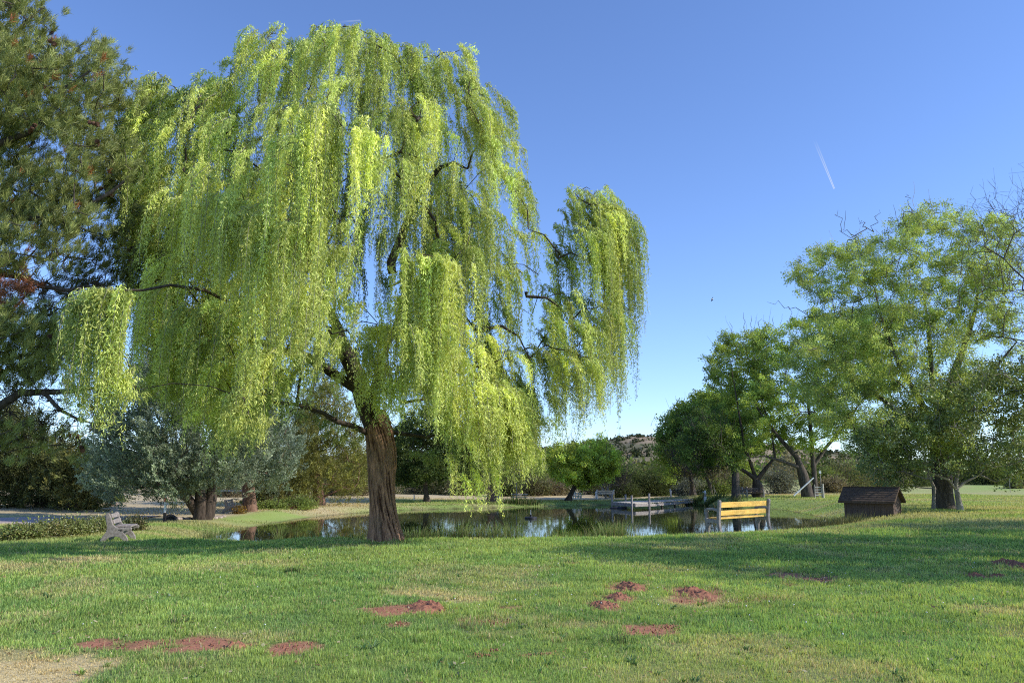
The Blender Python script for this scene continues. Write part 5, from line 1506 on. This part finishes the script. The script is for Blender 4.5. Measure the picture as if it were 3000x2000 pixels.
obj_bm('roof', bm, M['shingle'], T)
for k in range(9):       # battens of the siding
    bm = bmesh.new()
    x_ = -hw + .06 + k * (2 * hw - .12) / 8
    add_box(bm, (x_, -hd - .008, hh / 2), (.045, .018, hh - .02)); obj_bm('batten', bm, M['siding'], T)
bm = bmesh.new(); add_cyl(bm, (hw + .01, -.1, .33), (hw + .03, -.1, .33), .05); obj_bm('outlet_box', bm, M['grey_wood'], T)
for s in (-1, 1):
    bm = bmesh.new(); add_box(bm, (hw + .012, s * (hd - .03), hh / 2 - .02), (.022, .06, hh - .06)); obj_bm('corner_board', bm, M['siding'], T)

# ------------------------------------------------------------------ dock
A_, B_, C_, D_ = (W(1791, 1468, 69)[:2], W(1861, 1474, 65)[:2], W(1906, 1472, 66.5)[:2], W(1838, 1466, 70.6)[:2])
dz = ZW + .46
T = thing('dock', 'grey weathered wooden dock on posts reaching into the pond', 'dock', (A_[0], A_[1], ZW))
org = np.array([A_[0], A_[1], ZW])
def plank_deck(a, b, c, d, name, n_=16):
    bm = bmesh.new()
    for i in range(n_):
        t0, t1 = i / n_ + .006, (i + 1) / n_ - .006
        q_ = [np.array(a) + (np.array(b) - a) * t0, np.array(a) + (np.array(b) - a) * t1, np.array(d) + (np.array(c) - d) * t1, np.array(d) + (np.array(c) - d) * t0]
        vs = []
        for zz in (dz - .04, dz):
            vs += [bm.verts.new((p_[0] - org[0], p_[1] - org[1], zz - org[2])) for p_ in q_]
        bm.faces.new(vs[:4]); bm.faces.new(vs[4:])
        for k in range(4): bm.faces.new((vs[k], vs[(k + 1) % 4], vs[4 + (k + 1) % 4], vs[4 + k]))
    obj_bm(name, bm, M['pale_wood'], T)
plank_deck(A_, B_, C_, D_, 'deck')
E1, E2 = W(2030, 1460, 76)[:2], W(2034, 1457, 79)[:2]
plank_deck(C_, E1, E2, D_, 'walkway', 26)
def beam(a, b, name, z0=-.27, z1=-.045, off=.0):
    bm = bmesh.new()
    a = np.array(a); b = np.array(b); d_ = b - a; L_ = np.hypot(*d_)
    m_ = Matrix.Translation(((a[0] + b[0]) / 2 - org[0], (a[1] + b[1]) / 2 - org[1], dz + (z0 + z1) / 2 - org[2])) @ Matrix.Rotation(math.atan2(d_[1], d_[0]), 4, 'Z') @ Matrix.Diagonal((L_, .05, z1 - z0, 1))
    bmesh.ops.create_cube(bm, size=1, matrix=m_); obj_bm(name, bm, M['grey_wood'], T)
beam(A_, B_, 'fascia_board'); beam(B_, C_, 'fascia_board'); beam(C_, E1, 'fascia_board', -.30, -.1)
post_ids = [(np.array(A_) + [.05, -.12], .98), (np.array(D_) + [-.15, .1], .86), (np.array(B_) + [-.28, -.0], .9), (np.array(C_) + [-.15, -.2], 1.02)]
for k, (p2, hh_) in enumerate(post_ids):
    bm = bmesh.new(); add_cyl(bm, (p2[0] - org[0], p2[1] - org[1], -.7), (p2[0] - org[0] + .02, p2[1] - org[1], dz - ZW + hh_ - .3), .085, .08, 12)
    po = obj_bm('post', bm, M['grey_wood'], T, smooth=False)
    if k == 0:
        bm = bmesh.new(); add_box(bm, (p2[0] - org[0] + .15, p2[1] - org[1] - .03, dz - ZW + .42), (.06, .2, .34)); obj_bm('yellow_marker', bm, M['yellow_wood'], po)
for f_ in (.25, .55, .85):
    p2 = np.array(C_) + (np.array(E1) - C_) * f_
    bm = bmesh.new(); add_cyl(bm, (p2[0] - org[0], p2[1] - org[1] + .3, -.6), (p2[0] - org[0], p2[1] - org[1] + .3, dz - ZW - .05), .09); obj_bm('pile', bm, M['dark_wood'], T)
# small dark boat-like float under the dock
bm = bmesh.new(); 
p2 = W(1812, 1481, 67)
T = thing('dock_float', 'dark float lying on the water under the near end of the dock', 'float', (p2[0], p2[1], ZW))
bmesh.ops.create_uvsphere(bm, u_segments=20, v_segments=10, radius=1, matrix=Matrix.Diagonal((.72, .3, .16, 1)) ); obj_bm('hull', bm, M['black_rubber'], T, smooth=True)

# aerator
T = thing('pond_aerator', 'black floating aerator with a spray head in the middle of the pond', 'aerator', (fp[0], fp[1], ZW))
bm = bmesh.new()
segs = 28
ring = []
for i in range(segs):
    a_ = 2 * math.pi * i / segs; rw = []
    for j in range(10):
        b2 = 2 * math.pi * j / 10
        rr_ = .30 + .075 * math.cos(b2); rw.append(bm.verts.new((math.cos(a_) * rr_, math.sin(a_) * rr_, .03 + .075 * math.sin(b2))))
    ring.append(rw)
for i in range(segs):
    for j in range(10): bm.faces.new((ring[i][j], ring[(i + 1) % segs][j], ring[(i + 1) % segs][(j + 1) % 10], ring[i][(j + 1) % 10]))
obj_bm('float_ring', bm, M['black_rubber'], T, smooth=True)
bm = bmesh.new(); add_cyl(bm, (0, 0, .0), (0, 0, .16), .1, .08, 16); add_cyl(bm, (0, 0, .155), (0, 0, .24), .05, .04, 12)
for a_ in (0, 2.1, 4.2): add_cyl(bm, (.08 * math.cos(a_), .08 * math.sin(a_), .1), (.3 * math.cos(a_), .3 * math.sin(a_), .07), .015, seg=6)
obj_bm('motor', bm, M['black_rubber'], T)
m_, t__, n2, l2, o2 = newmat('water_spray')
df = n2.new('ShaderNodeBsdfDiffuse'); df.inputs[0].default_value = (.8, .85, .9, 1); tp2 = n2.new('ShaderNodeBsdfTransparent'); mx2 = n2.new('ShaderNodeMixShader'); mx2.inputs[0].default_value = .35
l2.new(tp2.outputs[0], mx2.inputs[1]); l2.new(df.outputs[0], mx2.inputs[2]); l2.new(mx2.outputs[0], o2.inputs[0])
bm = bmesh.new(); add_cyl(bm, (0, 0, .24), (0, 0, .52), .03, .012, 10); obj_bm('water_jet', bm, m_, T)

# ------------------------------------------------------------------ posts and other small things
def post(px, py, D, label, parts, name='post', cat='post'):
    p_ = W(px, py, D); p_[2] = H(p_[0], p_[1])
    T = thing(name, label, cat, p_)
    for nm, p0, p1, r0, r1, mt in parts:
        bm = bmesh.new(); add_cyl(bm, p0, p1, r0, r1, 14); obj_bm(nm, bm, M[mt], T, bevel=.005)
    return T
post(2066, 1457, 74, 'white post with a dark band and short arm near the far shore', [('pole', (0, 0, -.1), (0, 0, .66), .12, .12, 'white_paint'), ('band', (0, 0, .655), (0, 0, .96), .105, .105, 'grey_wood'), ('cap', (0, 0, .955), (0, 0, 1.2), .1, .08, 'white_paint'), ('arm', (0, 0, 1.02), (-.24, -.05, 1.1), .035, .03, 'white_paint')])
T = post(2094, 1453, 78, 'two thin pale stakes leaning together beyond the white post', [('stake', (0, 0, -.1), (-.06, 0, 1.05), .03, .02, 'pale_wood'), ('stake', (.28, 0, -.1), (.0, 0, .75), .025, .02, 'pale_wood')], 'stake')
post(482, 1518, 41, 'white post with red band and dark foot by the road', [('foot', (0, 0, -.1), (0, 0, .48), .075, .075, 'dark_wood'), ('pole', (0, 0, .478), (0, 0, .98), .06, .055, 'white_paint'), ('band', (0, 0, .975), (0, 0, 1.18), .065, .065, 'red_paint'), ('cap', (0, 0, 1.175), (0, 0, 1.32), .05, .04, 'white_paint')])
p_ = W(82, 1550, 28.6); p_[2] = H(p_[0], p_[1])
bm = bmesh.new(); add_box(bm, (0, 0, .22), (.11, .05, .56), Matrix.Rotation(.1, 4, 'Y'))
o = obj_bm('marker_post', bm, M['white_paint'], bevel=.006); o.location = tuple(p_); tag(o, 'short white post leaning behind the low shrubs at the far left', 'post')
# half buried tyre
p_ = W(499, 1514, 42); p_[2] = H(p_[0], p_[1])
T = thing('buried_tyre', 'dark half buried tyre beside the red topped post', 'tyre', p_, R(20))
bm = bmesh.new(); segs = 24; ring = []
for i in range(segs + 1):
    a_ = math.pi * i / segs; rw = []
    for j in range(10):
        b2 = 2 * math.pi * j / 10
        rr_ = .30 + .09 * math.cos(b2); rw.append(bm.verts.new((math.cos(a_) * rr_, .1 * math.sin(b2), math.sin(a_) * rr_ - .04)))
    ring.append(rw)
for i in range(segs):
    for j in range(10): bm.faces.new((ring[i][j], ring[i + 1][j], ring[i + 1][(j + 1) % 10], ring[i][(j + 1) % 10]))
obj_bm('tyre', bm, M['black_rubber'], T, smooth=True)
bm = bmesh.new(); add_cyl(bm, (0, -.03, -.04), (0, .03, -.04), .22, .22, 20); obj_bm('rim', bm, M['black_rubber'], T)
# playground ladder and slide
p_ = W(2400, 1447, 70); p_[2] = H(p_[0], p_[1])
T = thing('playground_slide', 'wooden ladder with tall pole and a slanting white chute behind the forked trunk', 'slide', p_)
for x_, h_, r_, nm, mt in ((-.34, 1.15, .035, 'rail', 'pale_wood'), (.22, 2.4, .035, 'rail', 'grey_wood'), (.34, 1.2, .09, 'post', 'pale_wood')):
    bm = bmesh.new(); add_cyl(bm, (x_, 0, -.1), (x_ - (.05 if h_ > 2 else 0), 0, h_), r_, r_ * .8); obj_bm(nm, bm, M[mt], T)
for z in (.28, .5, .72, .94):
    bm = bmesh.new(); add_box(bm, (-.06, .0, z), (.56, .05, .05)); obj_bm('rung', bm, M['white_wood'], T)
bm = bmesh.new(); add_cyl(bm, (-2.2, -.2, .22), (-.4, 0, 1.7), .06, .06); obj_bm('chute', bm, M['white_paint'], T)
bm = bmesh.new(); add_box(bm, (.17, 0, 2.15), (.16, .12, .2)); obj_bm('box', bm, M['white_paint'], T)
# rail between the juniper trunks
p_ = W(615, 1497, 60); p_[2] = H(p_[0], p_[1])
T = thing('pipe_rail', 'long white horizontal rail on posts between the two juniper trunks', 'rail', p_)
hz_ = W(615, 1437, 60)[2] - p_[2]
bm = bmesh.new(); add_cyl(bm, (-.2, 0, hz_), (2.5, 0, hz_), .035); obj_bm('rail', bm, M['white_paint'], T)
for x_ in (-.15, 2.42):
    bm = bmesh.new(); add_cyl(bm, (x_, .05, -.1), (x_, .05, hz_ - .03), .05); obj_bm('post', bm, M['grey_wood'], T)
# thin stake right field
post(2958, 1422, 90, 'thin grey stake standing in the far grass at the right', [('stake', (0, 0, -.1), (.02, 0, 1.5), .03, .02, 'grey_wood')], 'stake')
post(1213, 1468, 80, 'small white peg in the dry grass right of the willow trunk', [('peg', (0, 0, -.1), (0, 0, .5), .06, .05, 'white_paint')], 'stake')
# dark litter bin like stump behind the forked tree
post(1456, 1469, 76.4, 'grey mottled stump against the forked tree', [('stump', (0, 0, -.1), (0, 0, .85), .22, .18, 'bark_pale')], 'tree_stump', 'stump')
# rocks
def rock(px, py, D, s_, label, mt='rock'):
    p_ = W(px, py, D); p_[2] = H(p_[0], p_[1]) + s_ * .15
    bm = bmesh.new(); bmesh.ops.create_icosphere(bm, subdivisions=3, radius=s_)
    a_, b2 = rng.uniform(0, 9), rng.uniform(0, 9)
    for v in bm.verts:
        k_ = .75 + .55 * float(fbm(np.array([v.co.x / s_ * 1.2 + a_]), np.array([v.co.y / s_ * 1.2 + v.co.z / s_ + b2]), 3, 3)[0])
        v.co *= k_; v.co.z *= .6
    o = obj_bm('rock', bm, M[mt], smooth=True); o.location = tuple(p_); o.rotation_euler = (0, 0, rng.uniform(0, 6)); tag(o, label, 'rock', 'pale rocks lining the road edge')
rock(512, 1510, 43, .17, 'small pale rock directly right of the buried tyre')
rock(524, 1508, 43.5, .2, 'pale rock second to the right of the buried tyre')
rock(538, 1508, 44, .16, 'brownish rock left of the wide juniper trunk')
rock(552, 1507, 44, .2, 'pale rock touching the foot of the wide juniper trunk')
rock(627, 1504, 45, .22, 'larger rock right of the wide juniper trunk')
rock(643, 1503, 46, .2, 'flat rock left of the small concrete bench')
rock(655, 1500, 47, .15, 'smallest rock beside the small concrete bench')
rock(340, 1489, 58, .4, 'low reddish boulder on the far verge of the road')

# orange brown clump by the small bench
bush('rusty orange brown clump behind the small concrete bench', 700, 1496, 24, 22, 50, (.30, .17, .03), (.2, .14, .03), n_=900, size=.09, name='dry_clump', cat='plant', twigs=10)
bush('tiny pink flowering plant left of the short pine trunk', 858, 1478, 30, 8, 55.5, (.45, .12, .12), (.1, .14, .04), n_=500, size=.07, name='flowering_plant', cat='plant', twigs=6)

# ------------------------------------------------------------------ tall tufts at the pond edge
def tuft(px, D, n_, hgt, spread, label, col=(.14, .19, .05), seeds=True, group='tall grass tufts along the near bank', cat='grass tuft', yy=None, wid=.010):
    x0 = (px - 1500) / F * D * (1 + .0); y0 = D
    b_ = np.array([x0, y0, H(x0, y0)])
    n_ = int(n_)
    x = x0 + rng.normal(size=n_) * spread; y = y0 + rng.normal(size=n_) * spread * .7
    h_ = hgt * rng.uniform(.35, .8, n_)
    cc = np.broadcast_to(np.array(col), (n_, 3)) * rng.uniform(.6, 1.4, (n_, 1))
    st = rng.random(n_) < .2; cc[st] = np.array([.34, .30, .15]) * rng.uniform(.7, 1.2, (st.sum(), 1))
    V, q, t_, c = blades(x, y, h_, np.full(n_, wid) * D / 20, cc, lean=.55, dirn=np.arctan2(y - y0, x - x0) + rng.normal(size=n_) * .5)
    o = mk('grass_tuft', V, [q, t_], M['grass'], col=c, org=b_); o.location = tuple(b_)
    tag(o, label, cat, group)
tl = [(655, 26.5, 260, 1.15, .22, 'tall pale grass tuft at the pond tip, left of all others'), (690, 26, 160, .5, .25, 'short dense tuft just right of the tallest pale tuft'), (745, 27, 200, .45, .35, 'low reddish tuft at the pond corner'),
      (835, 24, 50, 1.0, .06, 'single thin dark stalk cluster left of the willow'), (960, 21.3, 90, .45, .25, 'small shaded tuft left of the willow trunk'),
      (1060, 20.6, 140, .3, .18, 'tuft hugging the left foot of the willow trunk'), (1185, 20.6, 220, .42, .25, 'leafy tuft at the right foot of the willow trunk'), (1235, 20.9, 150, .55, .2, 'tuft of thin seed stalks right of the willow trunk'),
      (1300, 21, 120, .5, .22, 'seed stalk tuft between the willow trunk and the lowest frond'), (1345, 21, 170, .75, .2, 'taller seed stalk tuft left of the lowest frond'), (1395, 21, 120, .6, .16, 'seed stalk tuft right of the lowest frond'),
      (1450, 21, 200, .6, .28, 'wide tuft below the reflection of the forked tree'), (1490, 21, 120, .7, .2, 'tall thin tuft left of the sky reflection'), (1560, 21.3, 140, .35, .4, 'low thin stalks in front of the sky reflection'),
      (1640, 21.8, 110, .5, .3, 'sparse tuft under the aerator ripples'), (1700, 22.2, 140, .4, .3, 'low tuft left of the big green clump'), (1765, 22.6, 260, .7, .25, 'left half of the big green clump on the bank'), (1800, 22.9, 340, .85, .22, 'tallest bright green clump in the middle of the bank'),
      (1845, 23.2, 160, .4, .3, 'short tuft right of the bright green clump'), (1930, 23.6, 160, .3, .35, 'low tuft halfway to the yellow bench'), (2010, 24.3, 150, .3, .3, 'low tuft just left of the yellow bench'),
      (2300, 30, 200, .5, .4, 'reedy tuft right of the yellow bench'), (2330, 33, 260, .7, .45, 'taller reed tuft beyond the yellow bench'), (2370, 31, 240, .6, .5, 'brown green reeds in the wet hollow'), (2420, 33, 260, .65, .5, 'reeds left of the shed'), (2460, 33.5, 240, .6, .4, 'reeds touching the left wall of the shed'), (2350, 36, 220, .6, .5, 'reeds at the far side of the wet hollow')]
for px, D, n_, h_, s_, lab in tl:
    col_ = (.13, .12, .06) if 'reed' in lab and 'brown' in lab else ((.12, .13, .05) if 'reed' in lab else (.21, .28, .09))
    tuft(px, D, n_, h_, s_, lab, col_)
# far shore reeds
for px, py, D, h_, lab in [(1505, 1480, 71, .9, 'dark green reed clump under the picnic table on the far shore'), (1545, 1481, 71.5, .8, 'second dark green reed clump right of the first on the far shore'), (2030, 1467, 77, 1.1, 'bright green bush of reeds where the dock meets the shore'), (2075, 1472, 73, .7, 'reeds below the white post on the far shore'), (2130, 1478, 69, .7, 'wide bank of reeds right of the white post'), (1420, 1486, 70, .4, 'low reeds on the far shore under the forked tree')]:
    tuft(px, D, 260, h_, .6, lab, (.07, .11, .03) if 'dark' in lab else (.12, .17, .045), group='reeds along the far shore', wid=.014)
# lone tussocks on the lawn
for px, py, n_, lab, col_ in [(1372, 1835, 60, 'pale dry spiky weed on bare red soil in the front lawn', (.38, .33, .18)), (1235, 1885, 70, 'fresh green spiky tussock in the front lawn', (.13, .2, .05)), (1800, 1880, 60, 'dark coarse tussock in the front lawn', (.05, .09, .03)), (880, 1672, 120, 'darker coarse tussock in the left lawn', (.06, .11, .03)), (560, 1830, 70, 'small dark tussock above the lower left soil patch', (.05, .09, .035)), (2975, 1845, 110, 'dark weed patch at the right edge of the lawn', (.04, .07, .03))]:
    c_ = G(px, py); tuft(px, c_[1], n_, .16, .07, lab, col_, group=None, wid=.014)

# ------------------------------------------------------------------ red soil mounds
M['soil'] = noisy('red_soil', (.17, .068, .04), (.42, .185, .11), 22, .95, bump=.9, detail=10, dist=.02)
mounds = [(1250, 1778, 58, 14, .085, 'long red earth mound with a dark burrow hole, in the middle foreground'), (1848, 1722, 46, 12, .075, 'farthest red soil mound of the three in a slanting row'), (1812, 1752, 42, 10, .06, 'middle red soil mound of the three in a slanting row'),
          (1775, 1774, 48, 10, .05, 'nearest flat red soil mound of the three in a slanting row'), (2035, 1738, 50, 15, .09, 'tallest red soil mound, cratered, right of the row of three'), (2945, 1655, 48, 7, .12, 'dark red soil mound in the shade at the right edge'), (2990, 1664, 40, 8, .10, 'dark red soil mound cut by the right edge of the picture'), (2862, 1687, 22, 5, .07, 'small dark red mound in the right shade'), (2925, 1690, 22, 5, .06, 'small red mound below the dark mound at the right edge'), (690, 1897, 30, 9, .035, 'low crumbly red soil heap between the lower left soil patches')]
for px, py, rx, ry, hg_, lab in mounds:
    c_ = G(px, py); a_ = G(px + rx, py); rxx = abs(a_[0] - c_[0]); ryy = max(rxx * .7, abs(G(px, py - ry)[1] - G(px, py + ry)[1]) / 2)
    zc = H(c_[0], c_[1]); n_r, n_t = 26, 56
    r_ = np.linspace(0, 1, n_r)[:, None]; th_ = np.linspace(0, 2 * np.pi, n_t, endpoint=False)[None]
    k_ = 1 + .35 * (fbm(np.cos(th_) * 2 + px, np.sin(th_) * 2 + py, 3, 3) - .5) * 2
    mxx = np.cos(th_) * r_ * rxx * k_; myy = np.sin(th_) * r_ * ryy * k_
    nzz = fbm((mxx + px) * 14, (myy + py) * 14, 4, 6) - .5
    cl = np.maximum(0, fbm((mxx + px) * 26, (myy + py) * 26, 2, 16) - .52)
    hg_ *= .5
    mz = hg_ * (1 - r_ ** 2) ** 1.3 * (1 + .8 * nzz) + nzz * .03 * (1 - r_ ** 3) + cl * .08 * (1 - r_ ** 4) - .02 * r_ ** 4 + .012
    if hg_ > .04: mz = mz - .06 * np.exp(-((mxx + rxx * .15) ** 2 + (myy + ryy * .1) ** 2) / (2 * (.05) ** 2))
    hz0 = height((c_[0] + mxx), (c_[1] + myy))
    V = np.stack([c_[0] + mxx, c_[1] + myy, hz0 + mz], -1).reshape(-1, 3)
    ii = np.arange(n_r * n_t).reshape(n_r, n_t)
    q = np.stack([ii[:-1], ii[1:], np.roll(ii, -1, 1)[1:], np.roll(ii, -1, 1)[:-1]], -1).reshape(-1, 4)
    org_ = np.array([c_[0], c_[1], zc])
    o = mk('soil_mound', V, q, M['soil'], smooth=True, org=org_); o.location = tuple(org_)
    tag(o, lab, 'soil mound', 'red soil mounds on the lawn')
# loose clods
n_ = 900
ks = rng.integers(0, len(SOIL_W), n_)
E = np.array(SOIL_W)[ks]
x = E[:, 0] + rng.normal(size=n_) * E[:, 2] * .55; y = E[:, 1] + rng.normal(size=n_) * E[:, 3] * .6
z = height(x, y) + .006
k = rng.uniform(.004, .014, n_)
V = (np.stack([x, y, z], -1)[:, None, :] + oct_[None] * k[:, None, None] * rng.uniform(.6, 1.3, (n_, 6, 1))).reshape(-1, 3)
Fc = (np.arange(n_)[:, None, None] * 6 + tr[None]).reshape(-1, 3)
o = mk('soil_crumbs', V, Fc, M['soil']); tag(o, 'crumbs of red soil scattered around the bare patches', 'soil', kind='stuff')

# ------------------------------------------------------------------ sky things
m_, t__, n2, l2, o2 = newmat('contrail_vapour')
df = n2.new('ShaderNodeEmission'); df.inputs[0].default_value = (.86, .92, 1, 1); df.inputs[1].default_value = .95
at = n2.new('ShaderNodeAttribute'); at.attribute_name = 'Col'
tp2 = n2.new('ShaderNodeBsdfTransparent'); mx2 = n2.new('ShaderNodeMixShader')
l2.new(at.outputs['Fac'], mx2.inputs[0]); l2.new(tp2.outputs[0], mx2.inputs[1]); l2.new(df.outputs[0], mx2.inputs[2]); l2.new(mx2.outputs[0], o2.inputs[0])
def contrail(x0, y0, x1, y1, w0, w1, a0, a1, label, D=2600):
    V, C, n_ = [], [], 24
    for side in (-.45, .45):
        for i in range(n_):
            t_ = i / (n_ - 1); px, py = x0 + (x1 - x0) * t_, y0 + (y1 - y0) * t_
            wd_ = (w0 + (w1 - w0) * t_); dx, dy = (y1 - y0), -(x1 - x0); l_ = math.hypot(dx, dy); dx /= l_; dy /= l_
            for s_, al in ((-1, 0), (0, 1), (1, 0)):
                V.append(W(px + dx * wd_ * (side + s_ * .45), py + dy * wd_ * (side + s_ * .45), D + side)); a_ = (a0 + (a1 - a0) * t_) * al; C.append((a_, a_, a_))
    Q = []
    for b_ in (0, n_ * 3):
        for i in range(n_ - 1):
            for k in range(2): Q.append((b_ + i * 3 + k, b_ + i * 3 + k + 1, b_ + i * 3 + 4 + k, b_ + i * 3 + 3 + k))
    o = mk('contrail', np.array(V), np.array(Q), m_, col=np.array(C)); tag(o, label, 'contrail')
contrail(2386, 410, 2444, 553, 7, 3, .0, .8, 'faint white vapour trail slanting down in the blue sky on the right')
contrail(985, 66, 1056, 60, 4, 2, .0, .4, 'tiny vapour trail above the top of the willow')
# bird
p_ = W(2086, 876, 55)
T = thing('bird', 'small dark swallow with pale belly flying in the open sky', 'bird', p_)
bm = bmesh.new()
bmesh.ops.create_uvsphere(bm, u_segments=14, v_segments=8, radius=1, matrix=Matrix.Rotation(R(20), 4, 'Y') @ Matrix.Diagonal((.085, .035, .032, 1)))
bmesh.ops.create_uvsphere(bm, u_segments=10, v_segments=6, radius=.028, matrix=Matrix.Translation((.09, 0, -.02)))
add_cyl(bm, (.115, 0, -.03), (.14, 0, -.035), .008, .001, 6)
v_ = [bm.verts.new(c2) for c2 in ((-.07, 0, .03), (-.17, .02, .07), (-.12, 0, .04), (-.17, -.02, .035))]; bm.faces.new(v_)
obj_bm('body', bm, M['white_paint'], T, smooth=True)
for s in (1, -1):
    bm = bmesh.new()
    w_ = [(.035, 0, 0), (.06, 0, .08 * s), (.085 * s, 0, .2 * s + .02), (.05 * s - .01, 0, .11 * s), (-.04, 0, 0)]
    vs_ = [bm.verts.new((a_, .006 * s, c2)) for a_, b2, c2 in w_]; bm.faces.new(vs_)
    obj_bm('wing', bm, M['black_rubber'], T)
print('total polys', sum(len(o.data.polygons) for o in bpy.data.objects if o.type == 'MESH'))
